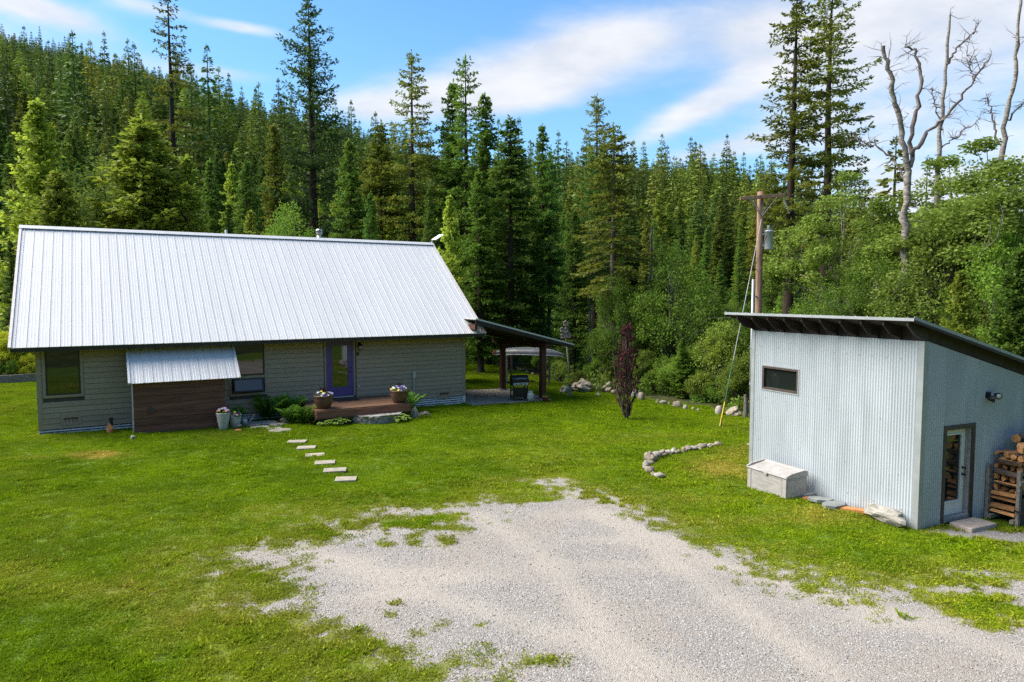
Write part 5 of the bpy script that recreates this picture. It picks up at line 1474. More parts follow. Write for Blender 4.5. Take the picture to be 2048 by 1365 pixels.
def conifer(seed, h=20., base=.08, r=3.0, whorl=.42, per=5, twig=.55, spray=.30, width=.075, droop=.28, rise=.25, power=.75, gap=.0, lean=.0, spacing=.16, topopen=0.0, tuft=False, dead=0.0, clump=0):
    """spruce/fir/pine: tapered trunk, whorls of limbs, limbs set with flat needle sprays"""
    r_ = np.random.default_rng(seed)
    wood_ = Acc(); lf = Acc()
    zs_ = np.linspace(0, h, 14); wob = np.cumsum(r_.normal(size=(14, 2)) * .03, 0); wob[0] = 0
    tr0 = .014 * h + .03
    trunk = np.stack([wob[:, 0] + lean * zs_, wob[:, 1], zs_], -1)
    rad = tr0 * np.clip(1 - zs_ / h, .02, 1) ** .85; rad[0] *= 1.25
    wood_.add(*tube_np(trunk, rad, 8))
    z = base * h * .6
    Cs, As, Bs, Ts = [], [], [], []
    while z < h * .992:
        t = (z / h - base) / (1 - base)
        lowdead = t < 0
        prof = (max(1 - t, 0) ** power) * min(1, .55 + max(t, 0) * 3.0) if t >= 0 else .45
        nper = per if not lowdead else 2
        for k in range(nper):
            if r_.random() < gap: continue
            az = r_.uniform(0, 6.283); L = max(.12, r * prof * r_.uniform(.65, 1.15))
            if r_.random() < .08: L *= 1.25
            d = np.array([math.cos(az), math.sin(az), 0.]); sd_ = np.array([-d[1], d[0], 0.])
            up = rise * (.4 + 1.2 * max(t, 0)) - .1; dr = droop * (1.1 - .8 * max(t, 0))
            ns = 6; s_ = np.linspace(0, 1, ns)
            ctr = np.array([np.interp(z, zs_, trunk[:, 0]), np.interp(z, zs_, trunk[:, 1]), z])
            crv = ctr + d * (L * s_)[:, None] + np.array([0, 0, 1.]) * (L * (up * s_ - dr * s_ ** 1.6 + .16 * s_ ** 4))[:, None] + sd_ * (r_.normal() * .06 * L * s_ ** 2)[:, None]
            wood_.add(*tube_np(crv, np.linspace(.012 + .010 * L, .004, ns), 3))
            if lowdead or r_.random() < dead: continue
            # twigs
            nt = max(2, int(L / spacing)); ss = np.linspace(.10 if L < 1.5 else .18, 1.0, nt)
            for sg in (-1, 1):
                bp_ = np.stack([np.interp(ss, s_, crv[:, q]) for q in range(3)], -1)
                tl = twig * (.35 + .65 * np.sin(np.pi * np.clip(.18 + .78 * ss, 0, 1))) * min(1, .35 + L * .38) * r_.uniform(.6, 1.15, nt)
                fw = .75 if not tuft else .5
                td = unit(d * fw + sd_ * sg * (1.0 - .35 * ss)[:, None] + r_.normal(size=(nt, 3)) * .22 + np.array([0, 0, -.14 if not tuft else .25]))
                m_ = max(2, int(round(twig / spray * 2.0)))
                for q in range(m_):
                    f_ = (q + .1) / m_
                    c = bp_ + td * (tl * f_)[:, None]
                    c[:, 2] -= droop * .35 * (tl * f_) ** 1.3
                    a = unit(td + r_.normal(size=(nt, 3)) * (.42 if not tuft else .8)) * spray * r_.uniform(.65, 1.2, (nt, 1))
                    b_ = unit(np.cross(a, r_.normal(size=(nt, 3)) * .55 + np.array([0, 0, 1.]))) * width * r_.uniform(.7, 1.3, (nt, 1))
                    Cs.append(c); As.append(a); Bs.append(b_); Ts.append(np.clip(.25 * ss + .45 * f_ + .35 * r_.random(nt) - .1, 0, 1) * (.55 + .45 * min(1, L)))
        z += whorl * (r_.uniform(.6, 1.4)) * (1.0 - .45 * max(t, 0)) * (1 + topopen * max(t - .35, 0) * 3)
    # leader
    n = 14; c = np.stack([np.full(n, trunk[-1, 0]), np.full(n, trunk[-1, 1]), h - np.linspace(0, .9, n)], -1)
    a = unit(r_.normal(size=(n, 3)) * .6 + [0, 0, .9]) * spray; b_ = unit(np.cross(a, r_.normal(size=(n, 3)))) * width
    Cs.append(c); As.append(a); Bs.append(b_); Ts.append(np.full(n, .8))
    V_, F_, t_ = quads(np.concatenate(Cs), np.concatenate(As), np.concatenate(Bs), np.concatenate(Ts))
    crown = np_mesh('crown', V_, F_, L_fir, t_)
    wm_ = wood_.mesh('trunk', M_bark); smooth(wm_)
    return wm_, crown, h


def grow(r_, P0, d0, L, rad, depth, out, tips, bend=.25, split=3, upb=.15):
    n = 5; P = [np.array(P0)]; d = np.array(d0, float)
    for k in range(n):
        d = unit(d + r_.normal(size=3) * bend * .35 + np.array([0, 0, upb * .3])); P.append(P[-1] + d * L / n)
    P = np.array(P); rr = np.linspace(rad, rad * .55, n + 1)
    out.append((P, rr))
    if depth == 0: tips.append((P[-1], d)); tips.append((P[3], d)); return
    for k in range(split):
        i = r_.integers(2, n + 1) if k else n
        nd = unit(d * .75 + r_.normal(size=3) * .65 + np.array([0, 0, upb]))
        grow(r_, P[i], nd, L * r_.uniform(.55, .78), rr[i] * .7, depth - 1, out, tips, bend, split, upb)


def leafy(seed, h=8., r=2.6, depth=3, nleaf=11000, size=.15, trunk_h=.3, multi=1, base_low=.12, squash=1.0, clump=.55, bark=None):
    r_ = np.random.default_rng(seed); out, tips = [], []
    for k in range(multi):
        az = r_.uniform(0, 6.28); d0 = unit(np.array([math.cos(az) * (.12 if multi == 1 else .45), math.sin(az) * (.12 if multi == 1 else .45), 1.]))
        grow(r_, (0, 0, 0), d0, h * .36, .012 * h + .02, depth, out, tips, .3, 3, .22)
    tp = np.array([t[0] for t in tips])
    # pull the twigs into the crown's envelope and fill it
    z0, z1 = h * base_low, h
    tp[:, 2] = np.clip(tp[:, 2], 0, None); tp[:, 2] = z0 + (tp[:, 2] - tp[:, 2].min()) / (np.ptp(tp[:, 2]) + 1e-6) * (z1 - z0) * .92
    rr = np.hypot(tp[:, 0], tp[:, 1]); env = r * np.sin(np.pi * np.clip(((tp[:, 2] - z0) / (z1 - z0)) ** .75 * .86 + .12, 0, 1)); k = np.minimum(1.0, env / (rr + 1e-6)) ; tp[:, 0] *= k; tp[:, 1] *= k
    extra = r_.normal(size=(len(tp), 3)) ; ex = tp.copy(); ang = r_.uniform(0, 6.28, len(tp)); ex[:, 0] = env * np.sqrt(r_.random(len(tp))) * np.cos(ang); ex[:, 1] = env * np.sqrt(r_.random(len(tp))) * np.sin(ang)
    tp = np.concatenate([tp, ex])
    wood_ = Acc()
    for P, q in out: wood_.add(*tube_np(P, q, 5))
    for p in tp[::2]:
        s = np.array([p[0] * .2, p[1] * .2, max(p[2] - .25 * h, .1)]); wood_.add(*tube_np(np.array([s, (s + p) / 2 + r_.normal(size=3) * .1, p]), [.03, .018, .006], 3))
    n = nleaf; ci = r_.integers(0, len(tp), n)
    csz = r_.uniform(.45, 1.15, len(tp)) * clump * r * .38
    C_ = tp[ci] + unit(r_.normal(size=(n, 3))) * (r_.random((n, 1)) ** .45) * csz[ci][:, None] * np.array([1, 1, .85])
    C_[:, 2] = np.maximum(C_[:, 2], .05)
    A_ = unit(r_.normal(size=(n, 3)) + np.array([0, 0, -.3])) * size * r_.uniform(.6, 1.2, (n, 1)); B_ = unit(np.cross(A_, r_.normal(size=(n, 3)))) * size * .34 * r_.uniform(.8, 1.2, (n, 1))
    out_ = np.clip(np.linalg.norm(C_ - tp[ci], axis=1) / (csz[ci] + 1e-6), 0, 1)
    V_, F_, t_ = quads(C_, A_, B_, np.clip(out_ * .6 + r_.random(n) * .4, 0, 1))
    wm_ = wood_.mesh('trunk', bark or M_barkgrey); smooth(wm_)
    return wm_, np_mesh('crown', V_, F_, L_birch, t_), h


PROTO = {
    'firA': conifer(1, 20, .06, 3.1, .40, 5, .60, .30, .07),
    'firB': conifer(2, 20, .10, 2.8, .42, 5, .55, .30, .07, .34, .2),
    'firC': conifer(3, 20, .18, 3.4, .46, 5, .62, .32, .07, .4, .15),
    'slim': conifer(4, 22, .10, 2.0, .42, 5, .50, .28, .065, .35, .15, .6),
    'open': conifer(5, 24, .30, 2.9, .50, 4, .58, .27, .06, .30, .22, .55, .08, .0, .17, .1),
    'open2': conifer(6, 26, .32, 3.2, .52, 4, .60, .27, .06, .26, .24, .5, .10, .004, .18, .1),
    'pine': conifer(7, 28, .12, 3.9, .62, 5, .62, .30, .055, .18, .34, .62, .05, .0, .20, .28, True),
    'larch': conifer(8, 24, .15, 3.0, .58, 4, .48, .24, .05, .30, .18, .6, .14, .004, .18, .15),
    'young': conifer(9, 12, .04, 2.4, .34, 6, .52, .28, .075, .16, .42, .8),
    'young2': conifer(10, 12, .04, 2.7, .36, 6, .55, .30, .08, .14, .45, .7),
    'edge': conifer(11, 18, .34, 2.7, .48, 4, .60, .28, .065, .42, .12, .55, .12),
}
LEAFY = {
    'bush': leafy(21, 3.4, 1.9, 2, 12000, .10, multi=4, base_low=.05),
    'bush2': leafy(22, 2.6, 1.7, 2, 10000, .09, multi=4, base_low=.05),
    'tree': leafy(23, 9, 2.9, 3, 27000, .125, multi=2, base_low=.10, clump=.62),
    'tree2': leafy(24, 8, 3.2, 3, 27000, .125, multi=3, base_low=.06, clump=.62),
    'birch': leafy(25, 11, 2.6, 3, 26000, .115, multi=1, base_low=.22, clump=.62, bark=M_birch),
    'plum': leafy(26, 3.6, .62, 3, 2700, .078, multi=2, base_low=.12, clump=.40, bark=M_bark),
}
ALLP = dict(PROTO); ALLP.update(LEAFY)


def plant(kind, x, y, h, wscale=1.0, lm=None, name='conifer', label=None, cat='tree', group=None, bark=None, rot=None, z=None, lean=(0, 0)):
    tm, cm, ph = ALLP[kind]
    z = float(terrain(x, y)) - .1 if z is None else z
    s_ = h / ph
    root = empty(name, (x, y, z), rot if rot is not None else random.uniform(0, 6.28), label, cat, group)
    root.rotation_euler = (lean[0], lean[1], root.rotation_euler.z)
    for nme, me, m in (('trunk', tm, bark), ('crown', cm, lm)):
        o = inst(nme, me, root, (0, 0, 0), (0, 0, 0), (s_ * wscale, s_ * wscale, s_))
        if m:
            o.material_slots[0].link = 'OBJECT'; o.material_slots[0].material = m
    return root


def tree_px(kind, px, ytop, Y, wscale=1.0, lm=None, **kw):
    p = atY(px, ytop, Y); z = float(terrain(p.x, Y)) - .1
    return plant(kind, p.x, Y, p.z - z, wscale, lm, z=z, **kw)


# --- named trees, left to right
tree_px('young', 70, 200, 46, .95, L_lime, label='yellow-green young fir standing tallest at the far left behind the house', name='fir_tree')
tree_px('young2', 118, 345, 43, .95, L_lime, label='short yellow-green fir leaning against the tall young fir at far left', name='fir_tree')
tree_px('tree', 218, 300, 48, 1.1, L_birch, label='pale leafy birch filling the left side of the broad lime fir', name='birch_tree')
tree_px('young2', 293, 243, 46, 1.3, L_lime, label='broad bushy lime-green fir behind the left half of the roof', name='fir_tree')
tree_px('young', 362, 312, 47, .9, L_lime, label='lime-green fir shoulder just right of the broad lime fir', name='fir_tree')
tree_px('larch', 340, -25, 62, 1.0, L_olive, label='very tall ragged larch rising above the left hill line', name='larch_tree')
tree_px('firB', 415, 320, 54, .9, L_fir, label='mid-green fir right of the ragged larch', name='fir_tree')
tree_px('firA', 492, 322, 50, .95, L_fir, label='bushy mid-green fir above the left-centre of the roof', name='fir_tree')
tree_px('slim', 548, 248, 55, 1.0, L_olive, label='slender olive-yellow fir left of the tall white pine', name='fir_tree')
tree_px('pine', 620, -12, 58, 1.2, L_pine, label='very tall white pine with a see-through pointed top', name='pine_tree')
tree_px('young', 510, 425, 38.5, .8, L_lime, label='small lime-green fir tip just above the roof ridge', name='fir_tree')
tree_px('firA', 700, 280, 50, 1.0, L_fir, label='bushy fresh-green fir right of the white pine', name='fir_tree')
tree_px('firC', 762, 245, 55, 1.1, L_olive, label='brownish-olive fir left of the pointed twin-like firs', name='fir_tree')
tree_px('open', 822, 103, 54, 1.0, L_olive, label='tall pointed olive fir standing clear above the roof centre', name='fir_tree')
tree_px('firA', 858, 375, 46, .7, L_fir, label='low green fir in front of the tall pointed olive fir', name='fir_tree')
tree_px('open', 930, 112, 53, .92, L_fir, label='tall pointed green fir, right one of two matching spires', name='fir_tree', rot=1.0)
tree_px('firB', 900, 165, 55, 1.0, L_fir, label='fir just left of and lower than the right spire', name='fir_tree')
tree_px('firA', 972, 188, 51, .95, L_fir, label='dark dense fir right of the two spires', name='fir_tree')
tree_px('firC', 1022, 235, 47, 1.2, L_fir, label='big drooping green fir behind the patio shelter roof', name='fir_tree')
tree_px('firB', 1086, 248, 56, .9, L_fir, label='narrow dark fir with a spiky top right of the drooping fir', name='fir_tree')
tree_px('firB', 1075, 470, 47, .9, L_firdark, label='dark shaded fir low behind the birdhouse pole', name='fir_tree')
tree_px('open2', 1192, 190, 52, .9, L_olive, label='thin-topped olive fir behind the near trunk', name='fir_tree')
tree_px('edge', 1233, 250, 40, 1.2, L_olive, label='olive fir with a long bare pale trunk at the lawn edge', name='fir_tree', bark=M_barkgrey)
tree_px('firA', 1150, 420, 44, .85, L_fir, label='green fir filling the gap left of the bare-trunked fir', name='fir_tree')
tree_px('tree', 1230, 540, 38.5, .8, L_green, label='green leafy tree around the foot of the bare-trunked fir', name='leafy_tree')
tree_px('tree2', 1345, 480, 38, .85, L_green, label='rounded leafy tree right of the bare-trunked fir', name='leafy_tree')
tree_px('tree', 1388, 560, 41, .8, L_birch, label='paler leafy tree on the right flank of the rounded leafy tree', name='leafy_tree')
tree_px('bush', 1440, 640, 33.5, .8, L_ygreen, label='yellow-green leafy shrub left of the service mast', name='leafy_shrub', cat='shrub')
tree_px('tree2', 1470, 600, 37, .7, L_green, label='green leafy tree behind the guy wire', name='leafy_tree')
tree_px('open', 1592, -45, 40, 1.05, L_olive, label='very tall fir with a straight dark trunk right of the utility pole', name='fir_tree')
tree_px('open2', 1672, -75, 43, 1.0, L_olive, label='very tall fir with a dark trunk, second right of the utility pole', name='fir_tree', rot=2.2)
tree_px('birch', 1690, 330, 36, 1.3, L_birch, label='leafy birch just right of the second tall fir', name='birch_tree')
tree_px('tree', 1745, 500, 31, .9, L_green, label='pale leafy tree standing over the shed roof', name='leafy_tree', bark=M_birch)
tree_px('birch', 1930, 290, 33, 1.7, L_birch, label='spreading leafy birch between the two dead trunks', name='birch_tree')
tree_px('tree2', 1655, 560, 30, .9, L_green, label='low leafy tree behind the left end of the shed roof', name='leafy_tree')
tree_px('tree2', 1885, 430, 30, 1.0, L_birch, label='leafy tree below the dead birch limbs', name='leafy_tree')
tree_px('birch', 2010, 250, 30, 1.6, L_birch, label='leafy birch at the right edge of the picture', name='birch_tree')
tree_px('tree', 2005, 440, 27, .9, L_green, label='dense green leafy tree low at the right edge', name='leafy_tree')
tree_px('young', 1930, 545, 24.5, .9, L_lime, label='bright lime fir sapling above the sloping end of the shed roof', name='fir_tree')
tree_px('young2', 2040, 500, 23, .85, L_fir, label='fir sapling cut by the right edge of the picture', name='fir_tree')
tree_px('firA', 20, 480, 42, .7, L_fir, label='dark fir low at the far left beside the roof corner', name='fir_tree')
tree_px('firB', 455, 405, 46, .8, L_fir, label='low fir just above the roof ridge left of the small lime tip', name='fir_tree')
tree_px('tree2', 585, 395, 45, .7, L_green, label='leafy tree low behind the roof ridge beside the stove flue', name='leafy_tree')
tree_px('firA', 740, 385, 46, .8, L_firdark, label='dark fir low behind the right half of the roof ridge', name='fir_tree')
tree_px('young', 905, 395, 40, .7, L_lime, label='small bright fir tip right of the roof antenna', name='fir_tree')
tree_px('firB', 960, 340, 45, 1.1, L_fir, label='dark drooping fir beside the right roof rake', name='fir_tree')

# plum
pp = G(1254, 838)
plant('plum', pp.x, pp.y, 4.2, .72, L_plum, name='plum_tree', label='slim purple-leaved ornamental tree on the open lawn', cat='tree', z=pp.z - .03, rot=.4)

# --- dead birches: limbs drawn as real 3D tubes
def dead_tree(name, label, Y, limbs, m=M_birch, twigs=26, seed=1):
    r_ = np.random.default_rng(seed)
    b0 = limbs[0][0][0]; P0 = atY(b0[0], b0[1], Y); zb_ = float(terrain(P0.x, Y)) - .1
    root = empty(name, (P0.x, Y, zb_), 0, label, 'dead tree')
    for li, (pts, r0, r1, dy) in enumerate(limbs):
        W_ = []
        for k, (px, py) in enumerate(pts):
            yy = Y + dy * k / max(1, len(pts) - 1); W_.append(atY(px, py, yy) - root.location)
        if li == 0: W_[0].z = min(W_[0].z, 0.0); W_.insert(0, Vector((W_[0].x, W_[0].y, 0.0)) - Vector((0, 0, .2))) if W_[0].z > .1 else None
        W_ = np.array([list(p) for p in W_])
        # refine with wobble
        tt = np.linspace(0, len(W_) - 1, len(W_) * 5); Q = np.stack([np.interp(tt, np.arange(len(W_)), W_[:, q]) for q in range(3)], -1)
        Q[1:-1] += r_.normal(size=(len(Q) - 2, 3)) * .045
        rr = np.linspace(r0, r1, len(Q)) * .74 * (1 + r_.normal(size=len(Q)) * .10)
        V_, F_ = tube_np(Q, rr, 9)
        me = np_mesh('limb', V_, F_, m if (li == 0 or r0 > .14) else M_deadwood); smooth(me)
        nm_ = 'trunk' if li == 0 else 'limb'
        lo = inst(nm_, me, root)
        # small dead twigs
        tw = Acc()
        for k in range(twigs if li else twigs // 2):
            i = r_.integers(len(Q) // 3, len(Q)); d = unit(r_.normal(size=3) * np.array([1, .8, .6]) + [0, 0, .35]); L = r_.uniform(.2, .95) * (1 if r0 < .15 else 1.2)
            d2 = unit(d + r_.normal(size=3) * .5); d3 = unit(d2 + r_.normal(size=3) * .8)
            tw.add(*tube_np(np.array([Q[i] + d * L * .5, Q[i] + d * L * .5 + d3 * L * .4]), [.010, .003], 3))
            tw.add(*tube_np(np.array([Q[i], Q[i] + d * L * .5, Q[i] + d * L * .5 + d2 * L * .5]), [.018, .012, .004], 3))
        inst('twigs', tw.mesh('twigs', M_deadwood), lo)['kind'] = 'stuff'
    return root


dead_tree('dead_birch', 'forked dead birch with a broken pale trunk rising behind the shed', 30, [
    ([(1806, 700), (1808, 560), (1812, 440), (1818, 340)], .26, .18, 0),
    ([(1818, 345), (1800, 240), (1782, 165), (1766, 92)], .155, .10, -.5),
    ([(1820, 335), (1828, 240), (1842, 150), (1831, 105), (1812, 90)], .13, .045, .6),
    ([(1822, 310), (1860, 262), (1905, 220), (1950, 160), (1982, 110)], .12, .035, -1.2),
    ([(1950, 162), (1940, 135), (1934, 112)], .04, .015, .3),
    ([(1812, 370), (1785, 315), (1745, 290), (1700, 280)], .07, .02, 1.2)], seed=3)
dead_tree('dead_birch', 'slimmer dead birch with a lopped top behind the forked one', 34, [
    ([(1868, 700), (1872, 480), (1878, 310), (1888, 200), (1900, 30)], .24, .07, 0),
    ([(1893, 130), (1915, 95), (1945, 70), (1957, 48)], .07, .03, .6),
    ([(1884, 260), (1870, 210), (1866, 180)], .05, .02, -.5),
    ([(1880, 300), (1920, 268), (1960, 238)], .05, .02, .8)], seed=5)
dead_tree('dead_birch', 'tall leaning dead birch at the right edge of the picture', 31, [
    ([(1988, 700), (1992, 480), (2002, 300), (2022, 190), (2036, 90), (2042, -30)], .20, .07, 0),
    ([(1998, 290), (1985, 230), (1975, 196)], .07, .03, .4),
    ([(2012, 240), (2050, 205), (2075, 190)], .06, .02, -.6),
    ([(1996, 320), (1970, 340), (1940, 380)], .05, .02, .7)], seed=8, twigs=24)
dead_tree('broken_snag', 'broken reddish dead trunk in front of the far conifers', 41, [([(1301, 720), (1299, 600), (1303, 520), (1303, 455)], .13, .09, 0)], M_deadwood, 8, 9)
# bare trunks standing in the shade behind the patio
for k, (px, Y, h_) in enumerate(((945, 56, 15), (962, 53, 16), (1002, 57, 15), (1098, 55, 17), (1178, 47, 15), (1192, 45, 14), (1040, 59, 16), (1212, 50, 15))):
    p = atY(px, 700, Y)
    plant('edge', p.x, Y, h_, .62, L_firdark, name='bare_stemmed_conifer', label='bare-stemmed conifer in the shade of the woods behind the patio', cat='tree', group='bare-stemmed trees behind the patio', bark=M_bark if k % 2 else M_barkgrey)

# --- shrubs along the wood edge
SHR = [(1290, 36.5, 2.3, L_ygreen, 'bush', 'yellowish shrub behind the pair of rounded boulders'), (1335, 35.5, 2.1, L_green, 'bush2', 'green shrub at the lawn edge, right of the purple-leaved tree'), (1375, 34.5, 2.6, L_green, 'bush', 'tall green shrub at the middle of the stone border'), (1405, 33, 1.6, L_ygreen, 'bush2', 'low yellow-green shrub behind the small border stones'),
       (1460, 32, 1.6, L_green, 'bush2', 'low green shrub behind the long pale boulder'), (1485, 31, 2.4, L_ygreen, 'bush', 'yellow-green shrub right beside the service mast'), (1195, 40, 1.6, L_green, 'bush2', 'dark green shrub behind the craggy boulder'), (1090, 43, 1.9, L_green, 'bush', 'green shrub below the canoe'), (1120, 40.8, 1.3, L_birch, 'bush2', 'pale low shrub at the foot of the birdhouse pole'),
       (1160, 38.4, 1.0, L_ygreen, 'bush2', 'low yellowish plant behind the craggy boulder'), (1250, 38, 2.0, L_green, 'bush', 'green shrub behind the purple-leaved tree'), (985, 56, 2.2, L_green, 'bush', 'green shrub at the far end of the back lawn'), (1030, 51, 2.0, L_green, 'bush2', 'green shrub seen between the shelter posts'), (1420, 36, 3.0, L_birch, 'bush', 'tall pale shrub behind the guy wire'),
       (1540, 31, 3.4, L_birch, 'bush', 'pale shrub behind the left end of the shed'), (1310, 38.5, 3.2, L_green, 'bush', 'large green shrub under the rounded leafy tree')]
for px, Y, h_, lm, kd, lb in SHR:
    p = atY(px, 740, Y); plant(kd, p.x, Y, h_, 1.0, lm, name='shrub', label=lb, cat='shrub', z=zg(p.x, Y) - .05)
# fern-like fir branchlet: young hemlock at the lawn edge
p = atY(1365, 700, 34.0); plant('young', p.x, 34.0, 3.0, 1.2, L_green, name='fir_sapling', label='feathery green sapling among the shrubs behind the stone border', cat='sapling', z=zg(p.x, 34) - .05)
# yellow vines of the garden bed
for k, (px, Y, h_, lm) in enumerate(((-20, 38.5, 3.0, L_yellowish), (12, 38.0, 2.7, L_yellowish), (42, 38.8, 2.6, L_yellowish), (25, 37.4, 1.2, L_green), (55, 37.9, 1.5, L_yellowish), (-5, 37.0, 1.1, L_green))):
    p = atY(px, 740, Y); lbl = ['tall yellow-green vine at the picture edge in the garden bed', 'yellow-green vine in the middle of the garden bed', 'yellow-green vine nearest the house corner', 'low green plant behind the garden edging', 'short yellow plant by the house corner', 'lowest green plant at the picture edge in the bed'][k]
    plant('bush' if k % 2 else 'bush2', p.x, Y, h_, .8, lm, name='garden_vine', label=lbl, cat='plant', z=zg(p.x, Y))

# --- the wood behind: individuals in the near band
wr = np.random.default_rng(77)
kinds = ['firA', 'firB', 'firC', 'slim', 'open', 'firB', 'slim']
lmats = [L_fir, L_fir, L_lime, L_olive, L_firdark, L_fir]
placed = []
tries = 0
while len(placed) < 190 and tries < 6000:
    tries += 1
    az = wr.uniform(-.68, .62); d = 60 + 62 * wr.random() ** .8
    x, y = d * math.sin(az), d * math.cos(az)
    if any((x - a) ** 2 + (y - b_) ** 2 < 4.2 ** 2 for a, b_ in placed): continue
    if az > .30 and wr.random() < .45: continue
    placed.append((x, y))
    hmax = 16.5 if az < -.05 else (13.5 if az < .25 else 12)
    plant(kinds[wr.integers(7)], x, y, wr.uniform(.62, 1.0) * hmax, wr.uniform(.75, 1.1), lmats[wr.integers(6)], name='forest_conifer',
          label='conifer in the belt of woods between the yard and the hillside', cat='tree', group='conifers in the near woods')

# --- hillside forest: scattered instances, one mass
hid = bpy.data.collections.new('forest_kinds')
FARM = [leaf_mat('far_needles_a', (0.1133, 0.1652, 0.0285), (0.2205, 0.2973, 0.0412), (0.2678, 0.3028, 0.0412), .2, .38), leaf_mat('far_needles_b', (0.0819, 0.1431, 0.0348), (0.1511, 0.2422, 0.0475), (0.2048, 0.2532, 0.0443), .2, .38), leaf_mat('far_needles_c', (0.1889, 0.2617, 0.0348), (0.3308, 0.4129, 0.0475), (0.4095, 0.4129, 0.0554), .2, .35), leaf_mat('far_needles_d', (0.1700, 0.1960, 0.0278), (0.2608, 0.2877, 0.0380), (0.2722, 0.2617, 0.0443), .2, .3)]


def far_conifer(seed, h, r, m, sp=.72, wd=.21):
    r_ = np.random.default_rng(seed); n = 680
    t = r_.uniform(.06, 1, n) ** .9; az = r_.uniform(0, 6.28, n); lay = (np.floor(t * 15) + .5 + r_.normal(size=n) * .18) / 15
    R0 = r * (1 - np.clip(lay, 0, 1)) ** .85 * r_.uniform(.2, 1.0, n) + .03
    C_ = np.stack([R0 * np.cos(az), R0 * np.sin(az), lay * h - R0 * .18], -1)
    d = np.stack([np.cos(az), np.sin(az), np.full(n, -.35)], -1)
    kz = np.clip(.30 + 1.9 * (1 - lay), 0, 1)[:, None]
    A_ = unit(d + r_.normal(size=(n, 3)) * .35 + np.array([0, 0, 1.]) * (lay > .9)[:, None]) * sp * kz * r_.uniform(.6, 1.2, (n, 1)); B_ = unit(np.cross(A_, r_.normal(size=(n, 3)) * .5 + [0, 0, 1])) * wd * kz
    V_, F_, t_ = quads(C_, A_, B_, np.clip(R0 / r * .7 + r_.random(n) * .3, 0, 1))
    tv, tf = tube_np(np.array([[0, 0, -1], [0, 0, h * .5], [0, 0, h]]), [.2, .12, .02], 4)
    F_ = np.concatenate([F_, (np.concatenate([tf[:, [0, 1, 2]], tf[:, [0, 2, 3]]]) + len(V_))]); V_ = np.concatenate([V_, tv]); t_ = np.concatenate([t_, np.zeros(len(tv))])
    # pointed leader
    return np_mesh('far_conifer', V_, F_, m, t_)


for k, (h_, r_c, m) in enumerate(((16, 2.2, FARM[0]), (19, 2.0, FARM[1]), (14, 2.3, FARM[2]), (20, 1.7, FARM[1]), (16, 2.0, FARM[3]), (18, 2.3, FARM[0]))):
    o = bpy.data.objects.new('kind_%d' % k, far_conifer(100 + k, h_, r_c, m)); hid.objects.link(o)


def scatter(name, pts, rotz, scl, idx, coll, label, tilt=None):
    me = bpy.data.meshes.new(name); n = len(pts)
    me.vertices.add(n); me.vertices.foreach_set('co', np.asarray(pts, np.float32).ravel())
    rot = np.zeros((n, 3), np.float32); rot[:, 2] = rotz
    if tilt is not None: rot[:, :2] = tilt
    a = me.attributes.new('rot', 'FLOAT_VECTOR', 'POINT'); a.data.foreach_set('vector', rot.ravel())
    s3 = np.asarray(scl, np.float32)
    if s3.ndim == 1: s3 = np.repeat(s3[:, None], 3, 1)
    a = me.attributes.new('scl', 'FLOAT_VECTOR', 'POINT'); a.data.foreach_set('vector', s3.ravel())
    a = me.attributes.new('idx', 'INT', 'POINT'); a.data.foreach_set('value', np.asarray(idx, np.int32))
    me.update()
    o = inst(name, me); tag(o, label, None, None, 'stuff')
    ng = bpy.data.node_groups.new(name + '_nodes', 'GeometryNodeTree')
    ng.interface.new_socket('Geometry', in_out='INPUT', socket_type='NodeSocketGeometry'); ng.interface.new_socket('Geometry', in_out='OUTPUT', socket_type='NodeSocketGeometry')
    N = ng.nodes.new; Lk = ng.links.new
    gi, go = N('NodeGroupInput'), N('NodeGroupOutput'); ci = N('GeometryNodeCollectionInfo'); ci.inputs[0].default_value = coll; ci.inputs['Separate Children'].default_value = True; ci.inputs['Reset Children'].default_value = True
    ip = N('GeometryNodeInstanceOnPoints'); ip.inputs['Pick Instance'].default_value = True
    def na(nm, tp):
        q = N('GeometryNodeInputNamedAttribute'); q.data_type = tp; q.inputs[0].default_value = nm; return q.outputs['Attribute']
    er = N('FunctionNodeEulerToRotation'); Lk(na('rot', 'FLOAT_VECTOR'), er.inputs[0])
    Lk(gi.outputs[0], ip.inputs['Points']); Lk(ci.outputs[0], ip.inputs['Instance']); Lk(na('idx', 'INT'), ip.inputs['Instance Index']); Lk(er.outputs[0], ip.inputs['Rotation']); Lk(na('scl', 'FLOAT_VECTOR'), ip.inputs['Scale'])
    Lk(ip.outputs[0], go.inputs[0])
    md = o.modifiers.new('scatter', 'NODES'); md.node_group = ng
    return o


for k, kd in enumerate(('firA', 'firB', 'firC', 'firC', 'firB')):
    me = PROTO[kd][1].copy(); me.materials.clear(); me.materials.append((FARM[0], FARM[2], FARM[1], FARM[3], FARM[2])[k])
    o = bpy.data.objects.new('kind_%d' % (k + 6), me); hid.objects.link(o)
n = 21000
az = wr.uniform(-.80, .70, n * 2); d = np.sqrt(wr.uniform(100 ** 2, 425 ** 2, n * 2))
x = d * np.sin(az); y = d * np.cos(az)
